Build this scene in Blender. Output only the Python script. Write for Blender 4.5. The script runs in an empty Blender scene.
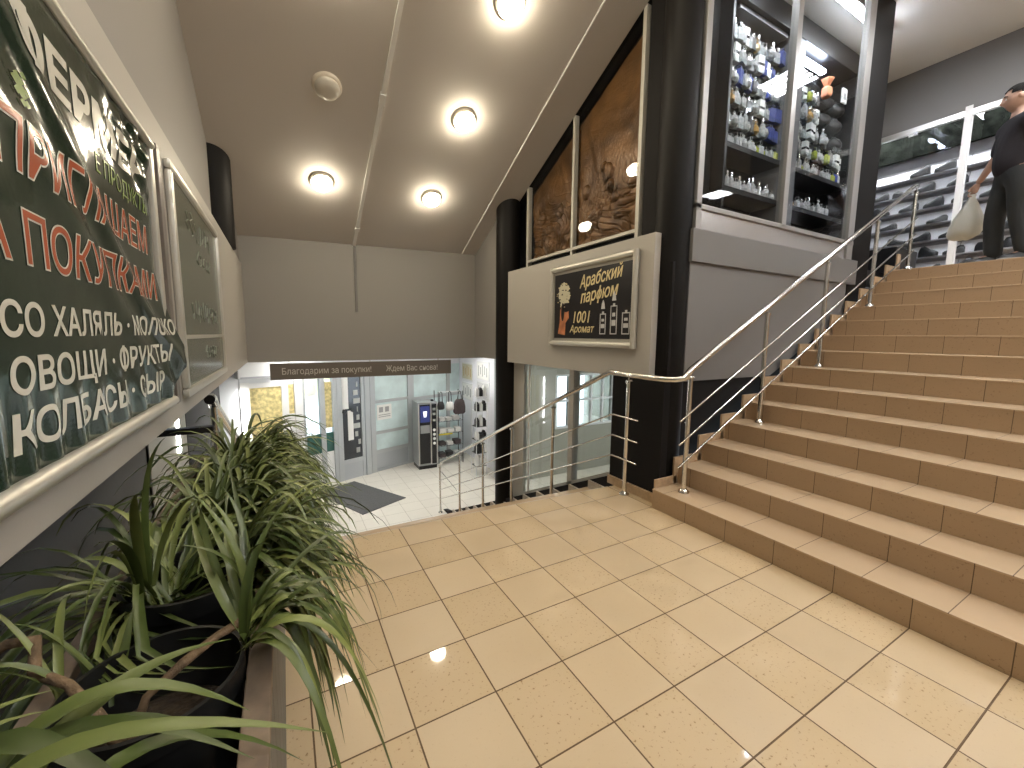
import bpy, bmesh, math, random
from mathutils import Vector, Matrix
PI = math.pi
random.seed(7)
SC = bpy.context.scene
COL = SC.collection

# ------------------------------------------------------------------ camera
CAM = Vector((-0.356, -2.6612, 1.4364))
yaw, pitch, roll = 0.508614, -0.117985, 0.0090715
fwd = Vector((math.sin(yaw) * math.cos(pitch), math.cos(yaw) * math.cos(pitch), math.sin(pitch)))
rgt = Vector((math.cos(yaw), -math.sin(yaw), 0))
upv = rgt.cross(fwd)
r2 = rgt * math.cos(roll) + upv * math.sin(roll)
u2 = -rgt * math.sin(roll) + upv * math.cos(roll)
cd = bpy.data.cameras.new('camera')
cd.sensor_width = 36.0
cd.sensor_fit = 'HORIZONTAL'
cd.lens = 409.78 / 1024 * 36
cd.clip_start = 0.02
co = bpy.data.objects.new('camera', cd)
COL.objects.link(co)
m3 = Matrix((r2, u2, -fwd)).transposed()
co.matrix_world = Matrix.Translation(CAM) @ m3.to_4x4()
SC.camera = co

# ------------------------------------------------------------------ world, exposure
w = bpy.data.worlds.new('sky')
SC.world = w
w.use_nodes = True
wb = w.node_tree.nodes['Background']
wb.inputs[0].default_value = (0.80, 0.90, 1.0, 1)
wb.inputs[1].default_value = 1.6
SC.view_settings.view_transform = 'Standard'
SC.view_settings.look = 'None'
SC.view_settings.gamma = 1.0
SC.view_settings.exposure = 1.8
SC.view_settings.use_curve_mapping = False
SC.cycles.use_denoising = True
SC.cycles.max_bounces = 8
SC.cycles.transparent_max_bounces = 16
SC.cycles.sample_clamp_indirect = 4.0
SC.cycles.caustics_reflective = False
SC.cycles.caustics_refractive = False
LAMP_E = 27.0       # round ceiling lamps (warm)
GRID_E = 22.0       # square fluorescent fittings of the upper hall
LOW_E = 10.5        # fittings of the entrance hall

# ------------------------------------------------------------------ materials
def nodes(m):
    m.use_nodes = True
    return m.node_tree.nodes, m.node_tree.links

def mat(name, c, rough=0.5, metal=0.0, trans=0.0, emit=0.0, ecol=None, bump=0.0, bscale=40.0, var=0.0, vscale=8.0, coat=0.0, spec=None, aniso=None):
    m = bpy.data.materials.new(name)
    N, L = nodes(m)
    b = N['Principled BSDF']
    b.inputs['Base Color'].default_value = (*c, 1)
    b.inputs['Roughness'].default_value = rough
    b.inputs['Metallic'].default_value = metal
    b.inputs['Transmission Weight'].default_value = trans
    if coat: b.inputs['Coat Weight'].default_value = coat
    if spec is not None: b.inputs['Specular IOR Level'].default_value = spec
    if emit:
        b.inputs['Emission Color'].default_value = (*(ecol or c), 1)
        b.inputs['Emission Strength'].default_value = emit
    if bump or var:
        t = N.new('ShaderNodeTexCoord')
    if bump:
        n = N.new('ShaderNodeTexNoise'); n.inputs['Scale'].default_value = bscale; n.inputs['Detail'].default_value = 4
        L.new(t.outputs['Object'], n.inputs['Vector'])
        bp = N.new('ShaderNodeBump'); bp.inputs['Strength'].default_value = bump; bp.inputs['Distance'].default_value = 0.01
        L.new(n.outputs['Fac'], bp.inputs['Height']); L.new(bp.outputs['Normal'], b.inputs['Normal'])
    if var:
        n = N.new('ShaderNodeTexNoise'); n.inputs['Scale'].default_value = vscale; n.inputs['Detail'].default_value = 5
        L.new(t.outputs['Object'], n.inputs['Vector'])
        r = N.new('ShaderNodeValToRGB')
        r.color_ramp.elements[0].position = 0.35; r.color_ramp.elements[1].position = 0.65
        r.color_ramp.elements[0].color = (*[x * (1 - var) for x in c], 1)
        r.color_ramp.elements[1].color = (*[min(1, x * (1 + var)) for x in c], 1)
        L.new(n.outputs['Fac'], r.inputs['Fac']); L.new(r.outputs['Color'], b.inputs['Base Color'])
    return m

def thin_glass(name, tint=(0.93, 0.96, 0.96), refl=1.0, rough=0.0):
    m = bpy.data.materials.new(name)
    N, L = nodes(m)
    N.remove(N['Principled BSDF'])
    tr = N.new('ShaderNodeBsdfTransparent'); tr.inputs[0].default_value = (*tint, 1)
    gl = N.new('ShaderNodeBsdfGlossy'); gl.inputs['Roughness'].default_value = rough
    fr = N.new('ShaderNodeLayerWeight'); fr.inputs['Blend'].default_value = 0.5
    pw = N.new('ShaderNodeMath'); pw.operation = 'POWER'; pw.inputs[1].default_value = 5.0; L.new(fr.outputs['Facing'], pw.inputs[0])
    ma = N.new('ShaderNodeMath'); ma.operation = 'MULTIPLY_ADD'; ma.inputs[1].default_value = 0.96; ma.inputs[2].default_value = 0.04; L.new(pw.outputs[0], ma.inputs[0])
    mu = N.new('ShaderNodeMath'); mu.operation = 'MULTIPLY'; mu.inputs[1].default_value = refl; mu.use_clamp = True
    mx = N.new('ShaderNodeMixShader')
    L.new(ma.outputs[0], mu.inputs[0]); L.new(mu.outputs[0], mx.inputs[0])
    L.new(tr.outputs[0], mx.inputs[1]); L.new(gl.outputs[0], mx.inputs[2])
    L.new(mx.outputs[0], N['Material Output'].inputs['Surface'])
    return m

def tile_mat(name, c, joint, size, jw, off=(0, 0), rough=0.2, speck=0.5, cvar=0.05, step=None, lines='xy', checker=False):
    """Square ceramic tiles laid out in world metres; joints darker. step=(height): rows of joints shift with each stair."""
    m = bpy.data.materials.new(name)
    N, L = nodes(m)
    b = N['Principled BSDF']
    g = N.new('ShaderNodeNewGeometry'); s = N.new('ShaderNodeSeparateXYZ'); L.new(g.outputs['Position'], s.inputs[0])
    def M(op, a, bb=None, clamp=False):
        n = N.new('ShaderNodeMath'); n.operation = op; n.use_clamp = clamp
        for i, v in enumerate((a, bb)):
            if v is None: continue
            if isinstance(v, (int, float)): n.inputs[i].default_value = v
            else: L.new(v, n.inputs[i])
        return n.outputs[0]
    shift = None
    if step:
        k = M('FLOOR', M('DIVIDE', M('ADD', s.outputs['Z'], 0.004), step))
        shift = M('MULTIPLY', M('FRACT', M('MULTIPLY', k, 0.377)), size)
    masks, cells = [], []
    for ax, o in (('X', off[0]), ('Y', off[1])):
        if ax.lower() not in lines: continue
        v = M('SUBTRACT', s.outputs[ax], o)
        if shift is not None and ax == 'Y': v = M('ADD', v, shift)
        q = M('DIVIDE', v, size)
        cells.append(M('FLOOR', q))
        f = M('ABSOLUTE', M('SUBTRACT', M('FRACT', q), 0.5))
        masks.append(M('GREATER_THAN', f, 0.5 - jw / size / 2))
    mask = masks[0] if len(masks) == 1 else M('MAXIMUM', masks[0], masks[1])
    cm = N.new('ShaderNodeCombineXYZ')
    for i, cc in enumerate(cells): L.new(cc, cm.inputs[i])
    wn = N.new('ShaderNodeTexWhiteNoise'); L.new(cm.outputs[0], wn.inputs['Vector'])
    # stone flecks
    n1 = N.new('ShaderNodeTexNoise'); n1.inputs['Scale'].default_value = 75; n1.inputs['Detail'].default_value = 3
    L.new(g.outputs['Position'], n1.inputs['Vector'])
    rp = N.new('ShaderNodeValToRGB'); rp.color_ramp.elements[0].position = 0.62; rp.color_ramp.elements[1].position = 0.70
    L.new(n1.outputs['Fac'], rp.inputs['Fac'])
    n2 = N.new('ShaderNodeTexNoise'); n2.inputs['Scale'].default_value = 6; n2.inputs['Detail'].default_value = 4
    L.new(g.outputs['Position'], n2.inputs['Vector'])
    hv = N.new('ShaderNodeHueSaturation')
    val = M('ADD', 1 - cvar, M('MULTIPLY', M('ADD', wn.outputs['Value'], n2.outputs['Fac']), cvar))
    L.new(M('MULTIPLY', val, M('SUBTRACT', 1.0, M('MULTIPLY', M('GREATER_THAN', M('FRACT', M('MULTIPLY', M('ADD', cells[0], cells[1]), 0.5)), 0.25), 0.06))) if checker else val, hv.inputs['Value']); hv.inputs['Color'].default_value = (*c, 1)
    mx = N.new('ShaderNodeMix'); mx.data_type = 'RGBA'
    odd = M('GREATER_THAN', M('FRACT', M('MULTIPLY', M('ADD', cells[0], cells[1]), 0.5)), 0.25) if checker else None      # plain and flecked tiles alternate
    L.new(M('MULTIPLY', rp.outputs['Color'], M('SUBTRACT', speck, M('MULTIPLY', odd, speck * 0.85)) if checker else speck), mx.inputs[0]); L.new(hv.outputs['Color'], mx.inputs[6])
    mx.inputs[7].default_value = (c[0] * .45, c[1] * .38, c[2] * .3, 1)
    mj = N.new('ShaderNodeMix'); mj.data_type = 'RGBA'
    L.new(mask, mj.inputs[0]); L.new(mx.outputs[2], mj.inputs[6]); mj.inputs[7].default_value = (*joint, 1)
    L.new(mj.outputs[2], b.inputs['Base Color'])
    rr = M('ADD', M('ADD', rough, M('MULTIPLY', odd, 0.30)) if checker else rough, M('MULTIPLY', mask, 0.5))
    L.new(M('ADD', rr, M('MULTIPLY', n2.outputs['Fac'], 0.03)), b.inputs['Roughness'])
    bp = N.new('ShaderNodeBump'); bp.inputs['Strength'].default_value = 0.35; bp.inputs['Distance'].default_value = 0.003
    L.new(M('SUBTRACT', 1, mask), bp.inputs['Height']); L.new(bp.outputs['Normal'], b.inputs['Normal'])
    return m

TILE = 0.33
M_ = {}
M_['floor'] = tile_mat('landing tile', (0.55, 0.42, 0.265), (0.10, 0.055, 0.02), TILE, 0.0062, rough=0.03, speck=0.75, checker=True)
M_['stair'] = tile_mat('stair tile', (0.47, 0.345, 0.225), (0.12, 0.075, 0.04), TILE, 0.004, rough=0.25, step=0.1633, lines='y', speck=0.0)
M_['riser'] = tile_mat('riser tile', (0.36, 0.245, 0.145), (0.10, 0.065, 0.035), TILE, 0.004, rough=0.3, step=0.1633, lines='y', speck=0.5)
M_['lowfloor'] = tile_mat('entrance tile', (0.72, 0.68, 0.60), (0.36, 0.32, 0.26), 0.42, 0.008, rough=0.2, speck=0.2)
M_['skirt'] = mat('skirting tile', (0.44, 0.31, 0.19), 0.35, var=0.12, vscale=25)
M_['skirtgrey'] = mat('grey skirting tile', (0.40, 0.35, 0.28), 0.35, var=0.1, vscale=25)
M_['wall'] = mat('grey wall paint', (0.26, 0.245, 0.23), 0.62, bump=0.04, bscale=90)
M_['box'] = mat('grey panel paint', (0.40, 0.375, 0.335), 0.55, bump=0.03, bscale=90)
M_['wall3'] = mat('mid grey fascia paint', (0.17, 0.165, 0.16), 0.55)
M_['wall2'] = mat('cool grey panel paint', (0.175, 0.168, 0.163), 0.5, bump=0.03, bscale=60)
M_['ceil'] = mat('ceiling paint', (0.52, 0.49, 0.46), 0.7, bump=0.03, bscale=70)
M_['ceilw'] = mat('white ceiling paint', (0.70, 0.70, 0.68), 0.7)
M_['darkwall'] = mat('dark grey wall', (0.11, 0.11, 0.11), 0.6, bump=0.05, bscale=50)
M_['black'] = mat('black paint', (0.008, 0.007, 0.007), 0.75, spec=0.2)
M_['column'] = mat('black column paint', (0.0055, 0.0045, 0.004), 0.55, spec=0.18)
M_['chrome'] = mat('polished steel', (0.72, 0.70, 0.66), 0.18, 1.0)
M_['alu'] = mat('aluminium profile', (0.66, 0.64, 0.60), 0.32, 0.85)
M_['alumat'] = mat('painted aluminium', (0.46, 0.44, 0.39), 0.55, 0.15)
M_['white'] = mat('white enamel', (0.80, 0.80, 0.79), 0.35)
M_['greyframe'] = mat('grey door profile', (0.46, 0.48, 0.49), 0.4, 0.2)
M_['kick'] = mat('grey kick panel', (0.42, 0.44, 0.46), 0.45)
M_['glass'] = thin_glass('clear glass', refl=0.9)
M_['showglass'] = thin_glass('shop window glass', (0.92, 0.94, 0.95), refl=0.5)
M_['partglass'] = thin_glass('partition glass', (0.94, 0.95, 0.96), refl=0.4)
M_['alud'] = mat('dull aluminium profile', (0.36, 0.35, 0.34), 0.4, 0.5)
M_['frost'] = mat('milky glass', (0.62, 0.74, 0.74), 0.25, var=0.10, vscale=2.5)
M_['frostgrey'] = mat('grey milky glass', (0.42, 0.43, 0.40), 0.22, var=0.08, vscale=2)
M_['rubber'] = mat('grey door mat pile', (0.10, 0.10, 0.10), 0.95, bump=0.6, bscale=300, var=0.2, vscale=120)
M_['lampglass'] = mat('lit opal glass', (1, 0.9, 0.7), 0.4, emit=LAMP_E, ecol=(1.0, 0.88, 0.66))
M_['opal'] = mat('unlit opal glass', (0.52, 0.49, 0.43), 0.3)
M_['lamprim'] = mat('lamp rim', (0.62, 0.56, 0.47), 0.4)
M_['gridlit'] = mat('fluorescent diffuser', (1, 1, 1), 0.4, emit=GRID_E, ecol=(0.95, 0.97, 1.0))
M_['lowlit'] = mat('entrance hall diffuser', (1, 1, 1), 0.4, emit=LOW_E, ecol=(1.0, 0.985, 0.94))
M_['led'] = mat('cabinet led strip', (1, 1, 1), 0.4, emit=22.0, ecol=(0.72, 0.80, 1.0))
M_['vinyl'] = mat('dark green vinyl', (0.013, 0.028, 0.016), 0.13, bump=0.25, bscale=7)
M_['ink_w'] = mat('white print', (0.62, 0.60, 0.52), 0.25)
M_['ink_r'] = mat('red print', (0.38, 0.085, 0.035), 0.25)
M_['ink_g'] = mat('green print', (0.22, 0.30, 0.10), 0.25)
M_['board'] = mat('dusty green board', (0.10, 0.115, 0.085), 0.18, var=0.08, vscale=5)
M_['chalk'] = mat('faded chalk', (0.17, 0.185, 0.155), 0.5)
M_['frameS'] = mat('satin silver frame', (0.58, 0.56, 0.50), 0.35, 0.55)
M_['posterblack'] = mat('black poster print', (0.012, 0.011, 0.013), 0.28)
M_['gold'] = mat('pale gold print', (0.72, 0.60, 0.32), 0.35)
M_['goldd'] = mat('dark gold print', (0.45, 0.30, 0.12), 0.35)
M_['skinprint'] = mat('orange skin tone print', (0.42, 0.16, 0.07), 0.4, var=0.35, vscale=9)
M_['petal'] = mat('pale petal print', (0.55, 0.52, 0.38), 0.4)
M_['silverprint'] = mat('silver print', (0.55, 0.55, 0.55), 0.4)
M_['signbrown'] = mat('grey brown sign board', (0.135, 0.115, 0.098), 0.4)
M_['signtext'] = mat('sign lettering', (0.55, 0.53, 0.48), 0.4)
M_['plastic_black'] = mat('black pot plastic', (0.012, 0.012, 0.012), 0.35)
M_['soil'] = mat('dry soil', (0.045, 0.03, 0.018), 0.95, bump=0.8, bscale=80, var=0.4, vscale=60)
M_['root'] = mat('brown aerial root', (0.15, 0.095, 0.05), 0.8, bump=0.6, bscale=60, var=0.35, vscale=35)
M_['trough'] = mat('grey trough board', (0.13, 0.12, 0.105), 0.6, bump=0.2, bscale=30, var=0.1)
M_['troughrim'] = mat('worn wood rim', (0.20, 0.145, 0.10), 0.7, var=0.25, vscale=14)
M_['yellowbrick'] = mat('yellow sheet', (0.62, 0.52, 0.24), 0.7, var=0.3, vscale=14)
M_['darkglass'] = mat('dark tinted glass', (0.02, 0.022, 0.026), 0.08)
M_['teal'] = mat('dark teal panel', (0.03, 0.11, 0.09), 0.4)
M_['paper'] = mat('white paper', (0.80, 0.80, 0.77), 0.7)
M_['paperprint'] = mat('grey print on paper', (0.35, 0.35, 0.35), 0.7)
M_['vend'] = mat('vending machine body', (0.33, 0.34, 0.34), 0.35, 0.4)
M_['vendblack'] = mat('vending machine black front', (0.012, 0.012, 0.014), 0.2)
M_['screen'] = mat('blue lit screen', (0.02, 0.03, 0.1), 0.3, emit=0.06, ecol=(0.10, 0.13, 0.55))
M_['screenw'] = mat('white lit logo', (0.9, 0.9, 0.95), 0.3, emit=0.35, ecol=(0.85, 0.9, 1.0))
M_['bagblack'] = mat('black leather', (0.02, 0.018, 0.018), 0.4)
M_['bagbrown'] = mat('dark quilted fabric', (0.06, 0.045, 0.045), 0.6, var=0.4, vscale=60)
M_['carton'] = mat('white carton', (0.74, 0.73, 0.70), 0.6)
M_['wire'] = mat('black wire rack', (0.02, 0.02, 0.02), 0.4, 0.3)
M_['wirew'] = mat('white wire rack', (0.66, 0.66, 0.66), 0.4)
M_['yellow'] = mat('yellow price strip', (0.75, 0.62, 0.05), 0.5)
M_['skin'] = mat('skin', (0.42, 0.25, 0.18), 0.55, var=0.08, vscale=20)
M_['hair'] = mat('dark hair', (0.007, 0.006, 0.005), 0.8, bump=0.6, bscale=200, spec=0.1)
M_['shirt'] = mat('black jersey', (0.014, 0.011, 0.015), 0.85, bump=0.2, bscale=60)
M_['trousers'] = mat('charcoal trousers', (0.020, 0.022, 0.023), 0.85, bump=0.25, bscale=40)
M_['shoeb'] = mat('black shoe leather', (0.014, 0.014, 0.015), 0.4)
M_['solew'] = mat('pale shoe sole', (0.35, 0.34, 0.33), 0.6)
M_['polybag'] = mat('white plastic carrier film', (0.62, 0.60, 0.52), 0.35, trans=0.15)
M_['shelfwhite'] = mat('white display panel', (0.80, 0.80, 0.84), 0.4)
M_['shelfgrey'] = mat('grey shelf edge', (0.40, 0.40, 0.43), 0.45)
M_['garland'] = mat('dark mottled fascia', (0.012, 0.014, 0.011), 0.9, var=0.8, vscale=10, spec=0.05)
M_['cabblack'] = mat('black cabinet laminate', (0.010, 0.0095, 0.010), 0.35, spec=0.3)
M_['cabgrey'] = mat('grey cabinet pillar', (0.17, 0.17, 0.18), 0.35)
M_['cabback'] = mat('grey mirror back', (0.07, 0.07, 0.075), 0.25, 0.3)
M_['hdrgrey'] = mat('grey window sill metal', (0.50, 0.48, 0.47), 0.25, 0.55)
M_['g_clear'] = mat('clear bottle glass', (0.80, 0.82, 0.83), 0.08, trans=0.45, var=0.25, vscale=40)
M_['g_smoke'] = mat('smoked bottle glass', (0.25, 0.24, 0.25), 0.08, trans=0.3)
M_['g_blue'] = mat('blue bottle glass', (0.10, 0.13, 0.42), 0.12, trans=0.2)
M_['g_green'] = mat('yellow green perfume', (0.45, 0.50, 0.08), 0.12, trans=0.3)
M_['g_gold'] = mat('amber perfume', (0.55, 0.34, 0.12), 0.12, trans=0.3)
M_['g_box'] = mat('white perfume carton', (0.78, 0.77, 0.75), 0.5)
M_['capk'] = mat('black cap', (0.015, 0.015, 0.015), 0.25)
M_['caps'] = mat('silver cap', (0.75, 0.75, 0.75), 0.2, 1.0)
M_['facadewall'] = mat('white facade panel', (0.70, 0.72, 0.75), 0.5)
M_['shopwall'] = mat('grey green shop wall', (0.34, 0.33, 0.275), 0.6)
M_['street'] = mat('snowy pavement', (0.75, 0.76, 0.78), 0.8, var=0.1, vscale=2)
M_['brick'] = mat('yellow house wall', (0.62, 0.55, 0.34), 0.85, var=0.15, vscale=6)
M_['housewhite'] = mat('pale house wall', (0.70, 0.71, 0.72), 0.85, var=0.2, vscale=3)
M_['winbar'] = mat('white window bar', (0.72, 0.72, 0.72), 0.4)

def leaf_mat():
    m = bpy.data.materials.new('strap leaf')
    N, L = nodes(m); b = N['Principled BSDF']
    g = N.new('ShaderNodeNewGeometry'); r = N.new('ShaderNodeValToRGB')
    e = r.color_ramp.elements
    e[0].position = 0.0; e[0].color = (0.036, 0.054, 0.011, 1)
    e[1].position = 1.0; e[1].color = (0.20, 0.225, 0.065, 1)
    x = r.color_ramp.elements.new(0.5); x.color = (0.075, 0.102, 0.022, 1)
    L.new(g.outputs['Random Per Island'], r.inputs['Fac']); L.new(r.outputs['Color'], b.inputs['Base Color'])
    b.inputs['Roughness'].default_value = 0.38
    b.inputs['Subsurface Weight'].default_value = 0.0
    return m
M_['leaf'] = leaf_mat()

def relief_mat():
    m = bpy.data.materials.new('patinated bronze relief')
    N, L = nodes(m); b = N['Principled BSDF']
    t = N.new('ShaderNodeTexCoord')
    n = N.new('ShaderNodeTexNoise'); n.inputs['Scale'].default_value = 2.6; n.inputs['Detail'].default_value = 8; n.inputs['Distortion'].default_value = 0.6
    L.new(t.outputs['Object'], n.inputs['Vector'])
    r = N.new('ShaderNodeValToRGB'); e = r.color_ramp.elements
    e[0].position = 0.30; e[0].color = (0.060, 0.028, 0.009, 1); e[1].position = 0.72; e[1].color = (0.26, 0.125, 0.040, 1)
    L.new(n.outputs['Fac'], r.inputs['Fac']); L.new(r.outputs['Color'], b.inputs['Base Color'])
    b.inputs['Roughness'].default_value = 0.34; b.inputs['Metallic'].default_value = 0.25
    n2 = N.new('ShaderNodeTexNoise'); n2.inputs['Scale'].default_value = 34; n2.inputs['Detail'].default_value = 6
    L.new(t.outputs['Object'], n2.inputs['Vector'])
    bp = N.new('ShaderNodeBump'); bp.inputs['Strength'].default_value = 0.35; bp.inputs['Distance'].default_value = 0.012
    L.new(n2.outputs['Fac'], bp.inputs['Height']); L.new(bp.outputs['Normal'], b.inputs['Normal'])
    return m
M_['relief'] = relief_mat()

# ------------------------------------------------------------------ builders
BASE = {}
class MB:
    def __init__(s, xf=None):
        s.v, s.f, s.m = [], [], []; s.xf = xf
    def add(s, vs, fs, mi=0):
        o = len(s.v); s.v += [Vector(p) for p in vs]
        s.f += [tuple(i + o for i in f) for f in fs]; s.m += [mi] * len(fs); return s
    def box(s, x0, x1, y0, y1, z0, z1, mi=0):
        if x0 > x1: x0, x1 = x1, x0
        if y0 > y1: y0, y1 = y1, y0
        if z0 > z1: z0, z1 = z1, z0
        vs = [(x, y, z) for z in (z0, z1) for y in (y0, y1) for x in (x0, x1)]
        return s.add(vs, [(0, 2, 3, 1), (4, 5, 7, 6), (0, 1, 5, 4), (2, 6, 7, 3), (0, 4, 6, 2), (1, 3, 7, 5)], mi)
    def prism(s, poly, axis, a0, a1, mi=0):
        """poly: 2-D outline in the two other axes (kept in x, y, z order), pushed from a0 to a1 along axis."""
        def P(p, a):
            q = list(p); q.insert(axis, a); return tuple(q)
        n = len(poly)
        vs = [P(p, a0) for p in poly] + [P(p, a1) for p in poly]
        fs = [tuple(range(n))[::-1], tuple(range(n, 2 * n))] + [(i, (i + 1) % n, n + (i + 1) % n, n + i) for i in range(n)]
        return s.add(vs, fs, mi)
    def hexa(s, low, high, mi=0):
        """Eight corners: four of the under side, four of the upper."""
        return s.add(list(low) + list(high), [(3, 2, 1, 0), (4, 5, 6, 7), (0, 1, 5, 4), (1, 2, 6, 5), (2, 3, 7, 6), (3, 0, 4, 7)], mi)
    def tube(s, pts, r, seg=10, mi=0, cap=True):
        pts = [Vector(p) for p in pts]; n = len(pts)
        rs = r if isinstance(r, (list, tuple)) else [r] * n
        t0 = (pts[1] - pts[0]).normalized()
        a = t0.orthogonal().normalized(); prev = t0; vs, fs = [], []
        for i, p in enumerate(pts):
            if i == 0: t = t0
            elif i == n - 1: t = (pts[i] - pts[i - 1]).normalized()
            else: t = ((pts[i + 1] - p).normalized() + (p - pts[i - 1]).normalized()).normalized()
            a = (prev.rotation_difference(t) @ a).normalized(); a = (a - t * a.dot(t)).normalized(); prev = t
            b = t.cross(a)
            for k in range(seg):
                th = 2 * PI * k / seg; vs.append(p + (a * math.cos(th) + b * math.sin(th)) * rs[i])
        for i in range(n - 1):
            for k in range(seg):
                fs.append((i * seg + k, i * seg + (k + 1) % seg, (i + 1) * seg + (k + 1) % seg, (i + 1) * seg + k))
        if cap:
            fs.append(tuple(range(seg))[::-1]); fs.append(tuple(range((n - 1) * seg, n * seg)))
        return s.add(vs, fs, mi)
    def lathe(s, prof, c, seg=24, mi=0, axis=None, cap=True):
        """prof: (radius, height) pairs about the vertical through c (or about axis)."""
        c = Vector(c); q = Vector((0, 0, 1)).rotation_difference(Vector(axis).normalized()) if axis is not None else None
        vs, fs = [], []
        for r, h in prof:
            for k in range(seg):
                th = 2 * PI * k / seg; p = Vector((r * math.cos(th), r * math.sin(th), h))
                vs.append(c + (q @ p if q else p))
        n = len(prof)
        for i in range(n - 1):
            for k in range(seg):
                fs.append((i * seg + k, i * seg + (k + 1) % seg, (i + 1) * seg + (k + 1) % seg, (i + 1) * seg + k))
        if cap:
            fs.append(tuple(range(seg))[::-1]); fs.append(tuple(range((n - 1) * seg, n * seg)))
        return s.add(vs, fs, mi)
    def build(s, name, mats, parent=None, smooth=False, bevel=0.0, at=None):
        vs = [s.xf @ p for p in s.v] if s.xf is not None else s.v
        if parent is not None: base = BASE[parent.name]
        elif at is not None: base = Vector(at)
        else:
            lo = [min(p[i] for p in vs) for i in range(3)]; hi = [max(p[i] for p in vs) for i in range(3)]
            base = Vector(((lo[0] + hi[0]) / 2, (lo[1] + hi[1]) / 2, lo[2]))
        me = bpy.data.meshes.new(name)
        me.from_pydata([tuple(p - base) for p in vs], [], s.f)
        if not isinstance(mats, (list, tuple)): mats = [mats]
        for mm in mats: me.materials.append(M_[mm] if isinstance(mm, str) else mm)
        me.polygons.foreach_set('material_index', s.m)
        bm = bmesh.new(); bm.from_mesh(me)
        bmesh.ops.recalc_face_normals(bm, faces=bm.faces[:])
        if bevel:
            es = [e for e in bm.edges if len(e.link_faces) == 2 and e.calc_face_angle(0) > 0.6]
            bmesh.ops.bevel(bm, geom=es, offset=bevel, segments=2, profile=0.6, affect='EDGES', clamp_overlap=True)
        if smooth:
            for f in bm.faces: f.smooth = True
            for e in bm.edges:
                if len(e.link_faces) == 2 and e.calc_face_angle(0) > 0.9: e.smooth = False
        bm.to_mesh(me); bm.free()
        return link(name, me, parent, base)

def link(name, me, parent, base):
    o = bpy.data.objects.new(name, me); COL.objects.link(o)
    if parent is not None: o.parent = parent
    else: o.location = base
    BASE[o.name] = Vector(base)
    return o

def tag(o, label=None, cat=None, group=None, kind=None):
    if label: o['label'] = label
    if cat: o['category'] = cat
    if group: o['group'] = group
    if kind: o['kind'] = kind
    return o
def struct(o, label=None, cat=None):
    return tag(o, label, cat, None, 'structure')
def thing(name, label, cat, loc, group=None, kind=None):
    o = bpy.data.objects.new(name, None); COL.objects.link(o); o.location = loc; o.empty_display_size = 0.1
    BASE[o.name] = Vector(loc)
    return tag(o, label, cat, group, kind)
def dup(root, loc, rotz=0.0, label=None, group=None, scale=None):
    r = root.copy(); COL.objects.link(r); r.location = loc; r.rotation_euler = (0, 0, rotz)
    if scale: r.scale = scale
    if label: r['label'] = label
    if group: r['group'] = group
    for ch in list(root.children):
        c = ch.copy(); COL.objects.link(c); c.parent = r
        for g in ch.children:
            d = g.copy(); COL.objects.link(d); d.parent = c
    return r

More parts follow.
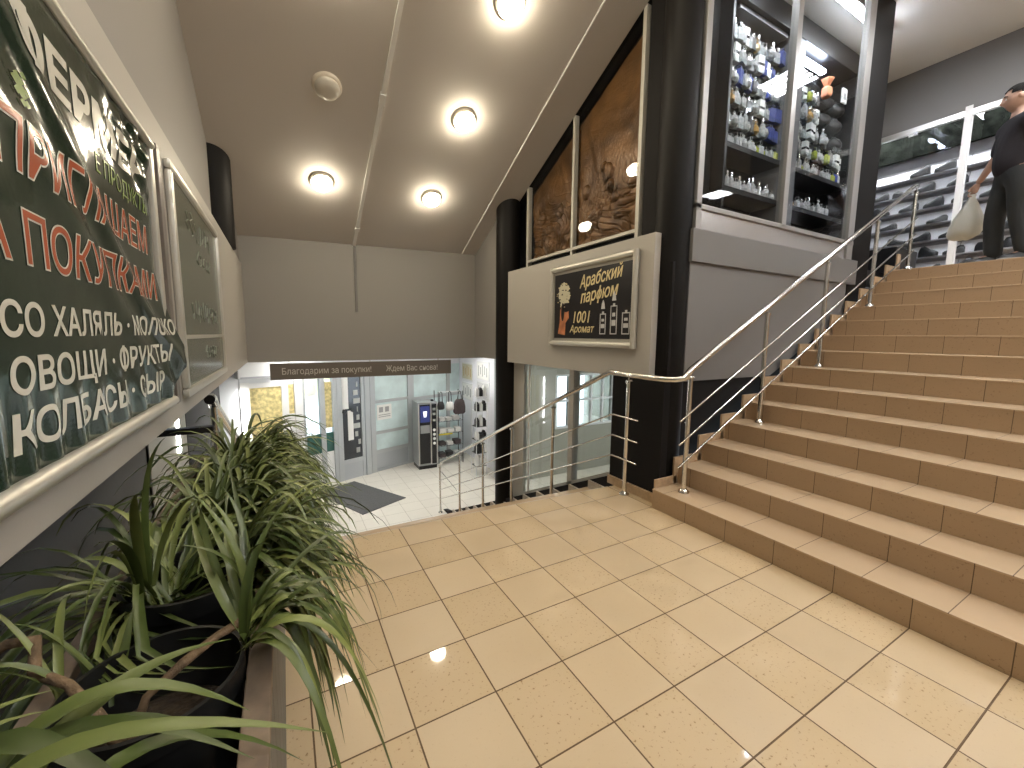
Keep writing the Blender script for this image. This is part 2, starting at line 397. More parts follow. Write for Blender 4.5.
_cap = {}
def text_mesh(body, shear=0.0, weight=0.0, res=3):
    c = bpy.data.curves.new('lettering', 'FONT'); c.body = body; c.size = 1.0; c.shear = shear; c.resolution_u = res
    o = bpy.data.objects.new('lettering', c); COL.objects.link(o)
    dg = bpy.context.evaluated_depsgraph_get(); dg.update()
    me = bpy.data.meshes.new_from_object(o.evaluated_get(dg))
    bpy.data.objects.remove(o); bpy.data.curves.remove(c)
    return me
def text(body, H, W, org, xd, yd, mi, parent, name='lettering', disp=None, shear=0.0, weight=0.0, thick=0.0015, align='L', res=3):
    """Flat letters: capital height H, whole line W wide (None: natural), lower-left corner at org."""
    if 'h' not in _cap:
        _cap['h'] = max(v.co.y for v in text_mesh('П').vertices)
    src = body; body = body.replace('Ф', 'О').replace('ф', 'о')
    me = text_mesh(body, shear, weight, res)
    xs = [v.co.x for v in me.vertices]; x0, x1 = min(xs), max(xs)
    stems = []
    for i, ch in enumerate(src):
        if ch in 'Фф':
            g = text_mesh(body[i], 0, 0, 2); gx = [v.co.x for v in g.vertices]
            pre = text_mesh(body[:i + 1], 0, 0, 2); px = max(v.co.x for v in pre.vertices); c_ = _cap['h']
            stems.append((px - (max(gx) - min(gx)) / 2, -0.07 * c_ if ch == 'Ф' else -0.28 * c_, 1.07 * c_ if ch == 'Ф' else 1.02 * c_)); bpy.data.meshes.remove(g); bpy.data.meshes.remove(pre)
    sy = H / _cap['h']; sx = sy if W is None else W / (x1 - x0)
    xd, yd, org = Vector(xd).normalized(), Vector(yd).normalized(), Vector(org); nd = xd.cross(yd)
    base = BASE[parent.name]
    ox = 0 if align == 'L' else -(x1 - x0) * sx / 2
    bm = bmesh.new(); bm.from_mesh(me)
    bmesh.ops.remove_doubles(bm, verts=bm.verts[:], dist=1e-5)
    for (cx_, ya_, yb_) in stems:
        hw = 0.040 + weight
        q = [bm.verts.new((cx_ + a_ * hw + shear * b_, b_, 0.0)) for a_, b_ in ((-1, ya_), (1, ya_), (1, yb_), (-1, yb_))]; bm.faces.new(q)
    bm.normal_update()
    if weight:      # bolder strokes: every outline point moves outwards
        mv = {}
        for e in bm.edges:
            if len(e.link_faces) != 1: continue
            f = e.link_faces[0]; c = f.calc_center_median(); d = (e.verts[1].co - e.verts[0].co); nn = Vector((d.y, -d.x, 0))
            if nn.length < 1e-9: continue
            nn.normalize()
            lp = [l for l in f.loops if l.edge == e][0]
            if lp.vert != e.verts[0]: nn = -nn
            if f.normal.z < 0: nn = -nn
            for v in e.verts: mv.setdefault(v, []).append(nn)
        for v, ns in mv.items():
            q = sum(ns, Vector())
            if q.length > 1e-6: v.co += q.normalized() * (weight * min(1.6, 1 / max(0.4, q.length / len(ns))))
    if disp:
        bmesh.ops.triangulate(bm, faces=bm.faces[:])
        for _ in range(4):
            lim = 0.012 / max(sx, sy)
            es = [e for e in bm.edges if e.calc_length() > lim]
            if not es: break
            bmesh.ops.subdivide_edges(bm, edges=es, cuts=1); bmesh.ops.triangulate(bm, faces=bm.faces[:])
    r = bmesh.ops.extrude_face_region(bm, geom=bm.faces[:])
    up = [v for v in r['geom'] if isinstance(v, bmesh.types.BMVert)]; ups = set(up)
    for v in bm.verts:
        p = org + xd * ((v.co.x - x0) * sx + ox) + yd * (v.co.y * sy) + nd * (thick if v in ups else 0)
        if disp: p = disp(p)
        v.co = p - base
    bmesh.ops.recalc_face_normals(bm, faces=bm.faces[:])
    me2 = bpy.data.meshes.new(name); bm.to_mesh(me2); bm.free(); bpy.data.meshes.remove(me)
    me2.materials.append(M_[mi])
    return link(name, me2, parent, base)

def arc(c, a0, a1, r, u, v, n=6):
    c, u, v = Vector(c), Vector(u), Vector(v)
    return [c + u * (r * math.cos(a0 + (a1 - a0) * i / n)) + v * (r * math.sin(a0 + (a1 - a0) * i / n)) for i in range(n + 1)]

# ================================================================== SETTING
T_UP, H_UP, X_UP = 0.31, 0.1633, 2.31          # stairs up: tread, riser, first riser
N_UP = 14
Z_TOP = N_UP * H_UP
T_DN, H_DN, Y_DN, N_DN = 0.335, 0.1571, 0.285, 14
Z_LOW = -2.2
Y_HDR = 3.6
def zc(x, y): return 2.645 + 0.024 * (x + 0.76) + 0.487 * (Y_HDR - y)     # underside of the sloping ceiling
CEIL = 5.25

# landing floor
b = MB(); b.prism([(-1.1, -7.0), (2.44, -7.0), (2.44, 0.20), (2.30, 0.205), (0.9, 0.275), (-1.1, 0.30)], 2, -0.16, 0.0)
struct(b.build('floor', 'floor'), 'beige square floor tiles of the stair landing', 'floor')
b = MB(); b.tube([(-0.95, 0.303, -0.012), (0.9, 0.279, -0.012), (2.31, 0.209, -0.012)], 0.013, 8)
struct(b.build('trim_1', 'skirtgrey', smooth=True), 'pale rounded nosing along the landing edge above the lower stairs', 'trim')

# stairs up
st = MB(); rs = MB()
for k in range(N_UP):
    x0 = X_UP + k * T_UP; z1 = (k + 1) * H_UP
    x1 = x0 + T_UP + (0.0 if k < N_UP - 1 else 0.3)
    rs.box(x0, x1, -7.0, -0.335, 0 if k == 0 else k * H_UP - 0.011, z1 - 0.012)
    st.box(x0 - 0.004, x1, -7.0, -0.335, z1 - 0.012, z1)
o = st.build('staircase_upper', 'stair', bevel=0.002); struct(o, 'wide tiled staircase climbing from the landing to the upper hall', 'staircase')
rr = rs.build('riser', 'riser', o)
# stepped skirting
sk = MB()
for k in range(N_UP):
    x0 = X_UP + k * T_UP; z1 = (k + 1) * H_UP
    sk.box(x0 + 0.03, x0 + T_UP - 0.02 + (0.05 if k == N_UP - 1 else 0), -0.335, -0.318, z1 - 0.17, z1 + 0.07)
    sk.box(x0 + T_UP - 0.055, x0 + T_UP + 0.03, -0.335, -0.318, z1 - 0.1, z1 + H_UP + 0.07)
struct(sk.build('baseboard_stairs', 'skirt'), 'stepped tile skirting up the side of the upper stairs', 'skirting')
# top landing and shop floors
b = MB(); b.box(X_UP + N_UP * T_UP - 0.02, 18, -7.0, -0.30, Z_TOP - 0.22, Z_TOP - 0.001)
struct(b.build('floor_upper', 'stair'), 'tiled floor of the upper hall', 'floor')
b = MB(); b.box(2.70, 9.2, -0.245, 3.2, 2.07, Z_TOP - 0.002)
struct(b.build('floor_shop', 'cabblack'), 'floor slab of the perfume shop', 'floor')
b = MB(); b.box(9.2, 18, -0.30, 3.2, 2.07, Z_TOP - 0.002)
struct(b.build('floor_back', 'stair'), 'floor slab behind the shoe wall', 'floor')

# stairs down
st = MB()
for k in range(N_DN - 1):
    y0 = Y_DN + k * T_DN; z1 = -(k + 1) * H_DN
    st.box(-0.95, 2.41, y0 - (0.0 if k else 0.06), y0 + T_DN, Z_LOW - 0.05, z1)
struct(st.build('staircase_lower', 'stair'), 'tiled staircase going down to the entrance hall', 'staircase')
sk = MB()
sk.box(2.385, 2.41, -0.31, 0.30, 0.0, 0.078)
struct(sk.build('baseboard_landing', 'skirt'), 'brown tile skirting on the landing below the black plinth', 'skirting')
sk = MB()
for k in range(-1, N_DN - 1):
    y0 = Y_DN + k * T_DN; z1 = -(k + 1) * H_DN
    if k >= 0:
        sk.box(2.385, 2.41, y0 + 0.0, y0 + T_DN - 0.03, z1 - 0.05, z1 + 0.085)
        sk.box(2.385, 2.41, y0 - 0.03, y0 + 0.05, z1 - 0.05, z1 + 0.085)
struct(sk.build('baseboard_lower', 'skirtgrey'), 'stepped grey skirting down the lower stairs', 'skirting')
# black wall under the side glass of the lower stairs
def zg(y): return 0.21 - 0.475 * y
b = MB(); b.prism([(-0.31, Z_LOW), (5.2, Z_LOW), (5.2, -2.19), (4.9, zg(4.9)), (0.30, zg(0.30)), (0.30, 1.07), (-0.31, 1.07)], 0, 2.411, 2.49)
struct(b.build('wall_plinth', 'black'), 'black plinth wall beside the lower stairs under the poster panel', 'wall')

# lower hall
b = MB(); b.box(-3.2, 12, 0.0, 12.0, Z_LOW - 0.2, Z_LOW)
struct(b.build('floor_lower', 'lowfloor'), 'pale square tiles of the entrance hall floor', 'floor')
b = MB(); b.box(-3.2, 2.5, Y_HDR + 0.2, 12.5, 1.12, 1.3); b.box(2.5, 12, 0.0, 12.5, 1.12, 1.3)
struct(b.build('ceiling_lower', 'ceilw'), 'white ceiling of the entrance hall', 'ceiling')

# header wall over the entrance
b = MB(); b.box(-1.1, 2.62, Y_HDR, Y_HDR + 0.2, 1.06, 3.0)
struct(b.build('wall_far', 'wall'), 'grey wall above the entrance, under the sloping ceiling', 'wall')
# sloping ceiling
ys0, ys1 = Y_HDR + 0.2, -1.72
b = MB(); lo = [(-1.1, ys0), (2.60, ys0), (2.60, ys1), (-1.1, ys1)]
b.hexa([(x, y, zc(x, y)) for x, y in lo], [(x, y, zc(x, y) + 0.14) for x, y in lo])
struct(b.build('ceiling_slope', 'ceil'), 'sloping beige ceiling following the stairs', 'ceiling')
b = MB(); b.box(-1.1, 18.2, -7.2, -1.70, CEIL, CEIL + 0.15); b.box(2.60, 18.2, -1.70, 3.2, CEIL, CEIL + 0.15)
struct(b.build('ceiling', 'ceilw'), 'flat pale ceiling of the upper hall', 'ceiling')
b = MB(); b.tube([(2.20, 3.59, zc(2.2, 3.59) - 0.004), (2.20, -1.6, zc(2.2, -1.6) - 0.004)], 0.010, 6)
struct(b.build('trim_2', 'ceilw'), 'thin trim line along the sloping ceiling', 'trim')

# left side: projecting lower box and recessed upper wall
b = MB(); b.box(-1.1, -0.765, -7.0, Y_HDR, 1.065, 2.30)
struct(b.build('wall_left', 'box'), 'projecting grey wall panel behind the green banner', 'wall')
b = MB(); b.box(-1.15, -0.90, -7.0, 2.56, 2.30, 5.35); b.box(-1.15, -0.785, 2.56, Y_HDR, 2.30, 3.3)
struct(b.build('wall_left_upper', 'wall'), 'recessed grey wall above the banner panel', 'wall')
b = MB(); b.lathe([(0.17, 2.30), (0.17, 3.45)], (-0.90, 2.55, 0), 32)
struct(b.build('column_left', 'column', smooth=True), 'black round column half sunk in the wall above the green board', 'column')
b = MB(); b.box(-1.30, -1.12, -7.0, 0.6, -0.2, 1.065)
struct(b.build('wall_left_lower', 'darkwall'), 'dark grey wall behind the planter', 'wall')
b = MB(); b.box(-1.62, -1.495, 3.9, 9.5, Z_LOW, 1.12)
struct(b.build('wall_left_deep', 'black'), 'black wall strip beyond the grey green wall of the lower stairs', 'wall')
b = MB(); b.box(-1.62, -1.50, 0.6, 3.9, Z_LOW, 1.12)
struct(b.build('wall_left_stairs', 'shopwall'), 'grey green wall beside the lower stairs', 'wall')
b = MB(); b.box(-1.62, -1.12, 0.55, 0.62, Z_LOW, 1.12)
struct(b.build('wall_left_return', 'darkwall'), 'dark return wall at the head of the lower stairs', 'wall')
# right side of the sloping ceiling
b = MB(); b.box(2.43, 2.62, 2.72, Y_HDR, 1.08, 3.25)
struct(b.build('wall_right_strip', 'wall'), 'narrow grey wall strip between far wall and round column', 'wall')
b = MB(); b.box(2.40, 2.58, -0.15, 2.42, 1.065, 2.303)
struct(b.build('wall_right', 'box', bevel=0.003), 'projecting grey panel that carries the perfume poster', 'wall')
b = MB(); b.lathe([(0.17, Z_LOW), (0.17, 3.50)], (2.50, 2.61, 0), 40)
struct(b.build('column_far', 'column', smooth=True), 'black round column at the far end of the poster panel', 'column')
b = MB(); b.lathe([(0.15, -0.3), (0.15, CEIL)], (2.62, -0.14, 0), 40)
struct(b.build('column_near', 'column', smooth=True), 'black round column between poster panel and shop window', 'column')
# black backing behind the bronze panels, side cheek of the shop
b = MB(); b.box(2.745, 2.78, 0.02, 3.6, 1.12, 4.9)
struct(b.build('wall_behind_relief', 'black'), 'black backing behind the bronze panels', 'wall')
b = MB(); b.box(2.60, 2.735, 0.02, 0.20, 2.1, CEIL); b.box(2.735, 2.78, -0.22, 0.02, 2.1, CEIL)
struct(b.build('wall_cheek', 'black'), 'black strip between bronze panels and near column', 'wall')
b = MB(); lo = [(2.60, 3.5), (2.735, 3.5), (2.735, 0.0), (2.60, 0.0)]
b.hexa([(x, y, zc(2.60, y) - 0.0) for x, y in lo], [(x, y, zc(2.6, y) + 0.14) for x, y in lo])
struct(b.build('trim_3', 'black'), 'black strip put in for the dark gap above the bronze panels', 'trim')  # black colour stands in for the dark gap over the panels

# wall below the shop window
b = MB(); b.prism([(2.68, 1.05), (4.00, 1.05), (5.42, 1.72), (5.42, 2.09), (2.68, 2.09)], 1, -0.285, -0.26)
struct(b.build('wall_shop_lower', 'wall2'), 'grey panel under the shop window beside the stairs', 'wall')
b = MB(); b.box(2.66, 5.57, -0.315, -0.245, 2.068, 2.338)
struct(b.build('wall_shop_lip', 'wall2', bevel=0.004), 'projecting grey band under the shop window', 'wall')
b = MB(); b.box(2.5, 9.2, -0.259, -0.20, Z_LOW, 2.06)
struct(b.build('wall_shop_base', 'black'), 'black wall beside the staircase', 'wall')
b = MB(); b.box(5.46, 5.95, -0.275, -0.18, 1.3, CEIL)
struct(b.build('column_square', 'column', bevel=0.01), 'black square column at the end of the shop window', 'column')

# outer shell that nobody sees the back of
b = MB(); b.box(-1.3, 18.2, -7.2, -7.0, -0.2, 5.4)
struct(b.build('wall_back', 'wall'), 'wall behind the viewer', 'wall')
b = MB(); b.box(18.0, 18.2, -7.0, 3.2, 2.0, 5.4)
struct(b.build('wall_hall_end', 'ceilw'), 'end wall of the upper hall', 'wall')
b = MB(); b.box(2.78, 9.2, 2.6, 2.7, 2.0, 5.4); b.box(2.78, 2.82, 0.02, 2.7, 2.2, 5.4)
struct(b.build('wall_shop_back', 'cabblack'), 'dark back wall of the perfume shop', 'wall')
b = MB(); b.box(9.1, 18.2, -0.25, -0.15, 2.0, 5.4)
struct(b.build('wall_hall_side', 'ceilw'), 'side wall of the upper hall beyond the shoes', 'wall')

# ================================================================== SHOP WINDOW WITH PERFUMES
YS = -0.28
sw = thing('window_1', 'tall shop window of the perfume shop beside the stairs', 'window', (4.0, YS, 2.34), None, 'structure')
b = MB()
b.box(2.70, 2.765, YS - 0.02, YS + 0.05, 2.34, CEIL)
b.box(3.965, 4.04, YS - 0.02, YS + 0.05, 2.52, CEIL)
b.box(5.33, 5.46, YS - 0.015, YS + 0.05, 2.34, CEIL)
b.box(2.70, 5.46, YS - 0.02, YS + 0.05, 2.505, 2.545)
b.box(2.70, 5.46, YS - 0.02, YS + 0.05, CEIL - 0.06, CEIL)
b.build('window_frame', 'alud', sw, bevel=0.004)
b = MB(); b.box(2.765, 3.985, YS + 0.002, YS + 0.02, 2.345, 2.505); b.box(3.985, 5.33, YS + 0.008, YS + 0.026, 2.345, 2.505)
b.build('sill_panel', 'hdrgrey', sw, bevel=0.003)
for x0, x1 in ((2.765, 3.965), (4.04, 5.33)):
    b = MB(); b.box(x0, x1, YS + 0.012, YS + 0.018, 2.545, CEIL - 0.06)
    b.build('glass_pane', 'showglass', sw)

# cabinet
YC = 0.35
cab = thing('display_cabinet', 'tall black perfume cabinet with glass shelves behind the shop window', 'cabinet', (5.3, YC + 0.2, Z_TOP))
CX0, CX1, CX2, CX3 = 3.98, 5.05, 5.32, 6.66
b = MB()
b.box(CX0 - 0.04, CX0, YC, YC + 0.42, Z_TOP, 5.20); b.box(CX3, CX3 + 0.04, YC, YC + 0.42, Z_TOP, 5.05)
b.box(CX0, CX3, YC + 0.36, YC + 0.42, Z_TOP, 3.58)
b.box(CX0, CX3, YC + 0.01, YC + 0.42, Z_TOP, Z_TOP + 0.06)
b.build('carcass', 'cabblack', cab, bevel=0.003)
b = MB(); b.box(CX0, CX3, YC + 0.37, YC + 0.41, 3.58, 5.0)
b.build('back_panel', 'cabback', cab)
b = MB(); b.box(CX1, CX2, YC - 0.02, YC + 0.40, Z_TOP, 5.0)
b.build('pillar', 'cabgrey', cab, bevel=0.003)
b = MB(); b.box(CX0, CX3 + 0.04, YC - 0.03, YC + 0.40, 4.98, 5.22)
b.build('canopy', 'cabblack', cab, bevel=0.004)
b = MB(); b.box(CX0 + 0.1, CX1 - 0.05, YC + 0.02, YC + 0.32, 4.93, 4.975)
b.build('light_box', 'cabgrey', cab)
b = MB(); b.box(5.36, 5.98, YC + 0.06, YC + 0.12, 4.86, 4.90)
b.build('led_strip', 'led', cab)
SHELVES = [3.57, 3.79, 4.01, 4.23, 4.45, 4.66]
LOWS = [2.60, 2.86, 3.11]
for z in SHELVES + LOWS:
    for x0, x1 in ((CX0, CX1), (CX2, CX3)):
        b = MB(); thick = 0.055 if z in (3.57, 3.11) else 0.010
        b.box(x0 + 0.003, x1 - 0.003, YC + 0.01, YC + 0.36, z - thick, z)
        b.build('shelf', 'cabblack' if z in (3.57, 3.11, 2.60) else 'glass', cab)
b = MB(); b.box(2.80, CX0 - 0.05, YC + 0.15, YC + 0.2, Z_TOP, 5.2)
struct(b.build('wall_shop_panel', 'cabblack'), 'dark glossy partition beside the perfume cabinet', 'wall')
b = MB(); b.box(6.72, 7.05, YC + 0.05, YC + 0.4, Z_TOP, CEIL)
struct(b.build('column_shop', 'ceilw', bevel=0.01), 'pale pillar inside the perfume shop', 'column')

# perfume bottles: one mesh of each kind, copied
def bottle_kind(kind):
    b = MB()
    if kind == 'square':
        b.box(-0.032, 0.032, -0.018, 0.018, 0, 0.085, 0); b.lathe([(0.010, 0.085), (0.010, 0.095)], (0, 0, 0), 10, 1); b.box(-0.014, 0.014, -0.014, 0.014, 0.095, 0.125, 1)
        return b, ['g_clear', 'capk']
    if kind == 'tall':
        b.lathe([(0.022, 0), (0.025, 0.01), (0.023, 0.10), (0.010, 0.118), (0.009, 0.125)], (0, 0, 0), 14, 0); b.lathe([(0.013, 0.125), (0.013, 0.160), (0.009, 0.165)], (0, 0, 0), 12, 1)
        return b, ['g_clear', 'caps']
    if kind == 'round':
        b.lathe([(0.012, 0), (0.030, 0.012), (0.040, 0.045), (0.030, 0.078), (0.010, 0.090)], (0, 0, 0), 16, 0); b.lathe([(0.015, 0.090), (0.018, 0.108), (0.006, 0.126)], (0, 0, 0), 12, 1)
        return b, ['g_clear', 'caps']
    if kind == 'blue':
        b.box(-0.036, 0.036, -0.020, 0.020, 0, 0.11, 0); b.box(-0.016, 0.016, -0.014, 0.014, 0.11, 0.135, 1)
        return b, ['g_blue', 'capk']
    if kind == 'green':
        b.lathe([(0.026, 0), (0.030, 0.012), (0.030, 0.07), (0.012, 0.085)], (0, 0, 0), 6, 0); b.lathe([(0.014, 0.085), (0.014, 0.115)], (0, 0, 0), 12, 1)
        return b, ['g_green', 'capk']
    if kind == 'gold':
        b.lathe([(0.018, 0), (0.036, 0.02), (0.030, 0.06), (0.012, 0.085)], (0, 0, 0), 14, 0); b.lathe([(0.012, 0.085), (0.022, 0.10), (0.014, 0.125)], (0, 0, 0), 8, 1)
        return b, ['g_gold', 'caps']
    if kind == 'carton':
        b.box(-0.034, 0.034, -0.022, 0.022, 0, 0.13, 0); b.box(-0.0345, 0.0345, -0.0225, 0.0225, 0.05, 0.075, 1)
        return b, ['g_box', 'capk']
    b.box(-0.03, 0.03, -0.018, 0.018, 0, 0.095, 0); b.lathe([(0.013, 0.095), (0.016, 0.13)], (0, 0, 0), 10, 1)
    return b, ['g_smoke', 'caps']
KDESC = {'square': 'clear square perfume bottle with black cap', 'tall': 'slim clear perfume bottle with silver cap', 'round': 'round clear perfume flacon',
         'blue': 'blue perfume bottle', 'green': 'yellow-green perfume bottle', 'gold': 'amber perfume bottle', 'carton': 'white perfume carton', 'smoke': 'smoky grey perfume bottle'}
proto = {}
def put_bottle(kind, x, y, z, where, sc):
    lab = KDESC[kind] + ' ' + where
    if kind not in proto:
        b, ms = bottle_kind(kind)
        o = b.build('perfume_bottle' if kind != 'carton' else 'perfume_box', ms, at=(0, 0, 0), bevel=0.002)
        o.location = (x, y, z); tag(o, lab, 'perfume', 'perfumes in the shop window'); o.scale = (sc, sc, sc); proto[kind] = o
    else:
        dup(proto[kind], (x, y, z), random.uniform(-0.25, 0.25), lab, 'perfumes in the shop window', (sc, sc, sc))
ORD = ['lowest', 'second', 'third', 'fourth', 'fifth', 'top']
for si, z in enumerate(SHELVES):
    for bay, (x0, x1) in enumerate(((CX0, CX1), (CX2, CX3))):
        if bay == 1 and si == 5: continue
        n = 15 if bay == 0 else 17
        for k in range(n):
            x = x0 + 0.05 + (x1 - x0 - 0.10) * k / (n - 1)
            if bay == 1 and ((si >= 3 and k > 7) or (si == 2 and k > 11)): continue
            kd = random.choices(['square', 'tall', 'round', 'blue', 'green', 'gold', 'carton', 'smoke'], [5, 4, 4, 1.2, 1.2, 0.8, 3, 1.2])[0]
            if bay == 0 and si in (1, 2) and k >= 12: kd = 'blue'
            if bay == 0 and si == 0 and k >= 9: kd = random.choice(['green', 'square', 'green'])
            put_bottle(kd, x, YC + 0.07 + random.uniform(0, 0.05), z, 'on the %s shelf, %s bay' % (ORD[si], ('first', 'second')[bay]), random.uniform(1.15, 1.5))
for bay, (x0, x1) in enumerate(((CX0, CX1), (CX2, CX3))):
    n = 13
    for k in range(n):
        x = x0 + 0.045 + (x1 - x0 - 0.09) * k / (n - 1)
        if not (bay == 1 and k > 9):
            kd = random.choice(['tall', 'square', 'tall', 'round']) if not (bay == 1 and k < 2) else 'gold'
            put_bottle(kd, x, YC + 0.06 + random.uniform(0, 0.03), 3.11, 'in the low middle row, %s bay' % ('first', 'second')[bay], random.uniform(1.0, 1.25))
        if k % 2 == 0:
            put_bottle(random.choice(['tall', 'green', 'round', 'gold'] if bay == 0 else ['tall', 'round', 'square']), x, YC + 0.07, 2.60, 'at the cabinet foot, %s bay' % ('first', 'second')[bay], random.uniform(0.95, 1.3))
# dark wrapped goods on the second bay's upper shelves
def blob(x, y, z, rx, rz, seed):
    rnd = random.Random(seed); b = MB(); vs = []; fs = []
    nu, nv = 14, 8
    for j in range(nv + 1):
        ph = PI * j / nv
        for i in range(nu):
            th = 2 * PI * i / nu; q = 1 + 0.18 * math.sin(3 * th + seed) * math.sin(2 * ph + seed) + 0.05 * rnd.uniform(-1, 1)
            vs.append((x + rx * q * math.sin(ph) * math.cos(th), y + 0.11 * q * math.sin(ph) * math.sin(th), z + rz * (1 - math.cos(ph) * q) / 1.0 * 0.5 * 2 * 0.5))
    for j in range(nv):
        for i in range(nu): fs.append((j * nu + i, j * nu + (i + 1) % nu, (j + 1) * nu + (i + 1) % nu, (j + 1) * nu + i))
    b.add(vs, fs); return b
for i, (x, z, rx, rz) in enumerate([(6.12, 4.23, 0.13, 0.20), (6.42, 4.23, 0.14, 0.205), (6.50, 4.01, 0.11, 0.20), (6.14, 4.45, 0.15, 0.20), (6.46, 4.45, 0.14, 0.2)]):
    tag(blob(x, YC + 0.15, z, rx, rz, i + 1).build('wrapped_parcel', 'bagblack', smooth=True), ['dark wrapped parcel beside the bottles on the fourth shelf', 'tall dark wrapped parcel near the end of the fourth shelf', 'dark wrapped parcel near the end of the third shelf', 'broad dark wrapped parcel below the lit strip on the fifth shelf', 'dark wrapped parcel at the end of the fifth shelf'][i], 'parcel', 'dark parcels in the cabinet')
b = MB(); b.lathe([(0.055, 0), (0.065, 0.02), (0.06, 0.10), (0.03, 0.13), (0.07, 0.20), (0.075, 0.22)], (5.98, YC + 0.03, 4.55), 5)
tag(b.build('orange_package', mat('orange wrapping', (0.62, 0.22, 0.10), 0.5)), 'orange wrapped package just below the lit strip', 'package')
b = MB(); b.box(6.38, 6.50, YC + 0.02, YC + 0.04, 4.60, 4.78); b.box(6.41, 6.47, YC + 0.0195, YC + 0.0205, 4.64, 4.72, 1)
tag(b.build('price_card', ['paper', 'paperprint']), 'small white price card at the top end of the perfume cabinet', 'card')

# ================================================================== RELIEF PANELS
def relief_h(y, z, seed):
    a = math.sin(3.1 * y + 1.7 * math.sin(2.3 * z + seed)); c = math.sin(4.7 * z + 2.1 * math.sin(3.3 * y - seed))
    s = math.sin(11 * (y + 0.22 * a) + 3 * c) * math.sin(9 * (z + 0.2 * c) - 2 * a)
    q = math.sin(26 * (y + 0.09 * c) + 6 * a) * 0.35
    low = max(0.0, min(1.0, (3.35 - z) / 0.6))
    w1 = math.sin(38 * (y + 0.10 * math.sin(7 * z + seed)) + 9 * math.sin(5 * z + 4 * y)); w2 = math.sin(30 * (z + 0.12 * math.sin(8 * y)) + 7 * math.sin(6 * y - 3 * z))
    cut = -0.016 * max(0, 1 - abs(w1) * 3.2) * (0.4 + low) - 0.012 * max(0, 1 - abs(w2) * 3.5) * low
    h = 0.022 * s * (0.25 + 0.75 * low) + 0.004 * w1 * w2 * low + 0.008 * q * low + cut * (0.25 + 0.75 * low)
    return h
def heads(y, z, spots):
    h = 0.0
    for (cy, cz, ry, rz, hh) in spots:
        d = ((y - cy) / ry) ** 2 + ((z - cz) / rz) ** 2
        if d < 1: h += hh * math.sqrt(1 - d)
        elif d < 1.5: h -= hh * 0.25 * (1.5 - d)
    return h
XR = 2.69
for idx, (ya, yb, lab, spots) in enumerate([
    (0.295, 1.250, 'large bronze relief panel between the near column and the slim post', [(0.78, 3.12, .075, .10, .05), (0.73, 2.98, .055, .07, .05), (0.62, 2.86, .16, .05, .03), (1.12, 3.02, .06, .08, .04), (0.95, 2.75, .10, .06, .03), (0.50, 2.78, .12, .05, .04), (0.55, 2.66, .13, .04, .03), (0.42, 2.92, .08, .05, .03), (1.05, 2.66, .06, .09, .03), (0.84, 3.2, .05, .05, .04)]),
    (1.290, 2.225, 'narrow bronze relief panel beside the far round column', [(1.62, 2.95, .07, .09, .04), (1.85, 2.8, .06, .08, .04), (1.5, 2.7, .09, .06, .03), (1.78, 2.58, .07, .09, .03), (2.05, 2.66, .06, .08, .03), (1.42, 2.88, .05, .08, .03), (2.0, 2.95, .06, .07, .03)])]):
    ny, nz = 170, 230
    vs, fs = [], []
    z0 = 2.46
    for i in range(ny + 1):
        y = ya + (yb - ya) * i / ny; zt = zc(2.6, y) - 0.10
        for j in range(nz + 1):
            z = z0 + (zt - z0) * j / nz
            vs.append((XR - 0.01 - relief_h(y, z, idx * 2.0) - heads(y, z, spots), y, z))
    for i in range(ny):
        for j in range(nz):
            k = i * (nz + 1) + j; fs.append((k, k + 1, k + nz + 2, k + nz + 1))
    n0 = len(vs)
    rim = [i * (nz + 1) for i in range(ny + 1)] + [ny * (nz + 1) + j for j in range(1, nz + 1)] + [i * (nz + 1) + nz for i in range(ny - 1, -1, -1)] + [j for j in range(nz - 1, 0, -1)]
    for r in rim: vs.append((XR + 0.03, vs[r][1], vs[r][2]))
    nr = len(rim)
    for i in range(nr): fs.append((rim[i], rim[(i + 1) % nr], n0 + (i + 1) % nr, n0 + i))
    fs.append(tuple(range(n0, n0 + nr)))
    b = MB(); b.add(vs, fs)
    tag(b.build('relief_panel', 'relief', smooth=True), lab, 'relief')
fr = thing('panel_frame', 'slim cream metal frame standing in front of the bronze panels', 'frame', (2.62, 1.27, 2.303))
for (y0, y1, nm) in ((2.225, 2.275, 'post'), (1.252, 1.288, 'post'), (0.250, 0.290, 'post')):
    b = MB(); zt0, zt1 = zc(2.6, y0), zc(2.6, y1)
    b.hexa([(2.60, y0, 2.30), (2.655, y0, 2.30), (2.655, y1, 2.30), (2.60, y1, 2.30)], [(2.60, y0, zt0 - 0.002), (2.655, y0, zt0 - 0.002), (2.655, y1, zt1 - 0.002), (2.60, y1, zt1 - 0.002)])
    b.build('post', 'alumat', fr)
b = MB(); b.box(2.595, 2.64, 0.290, 1.252, 2.415, 2.445); b.box(2.595, 2.64, 1.288, 2.225, 2.415, 2.445)
b.build('rail', 'alumat', fr)

for ya, yb in ((0.290, 1.252), (1.288, 2.225)):
    b = MB(); b.prism([(ya, 2.445), (yb, 2.445), (yb, zc(2.62, yb) - 0.004), (ya, zc(2.62, ya) - 0.004)], 0, 2.618, 2.622); b.build('glass_pane', 'partglass', fr)

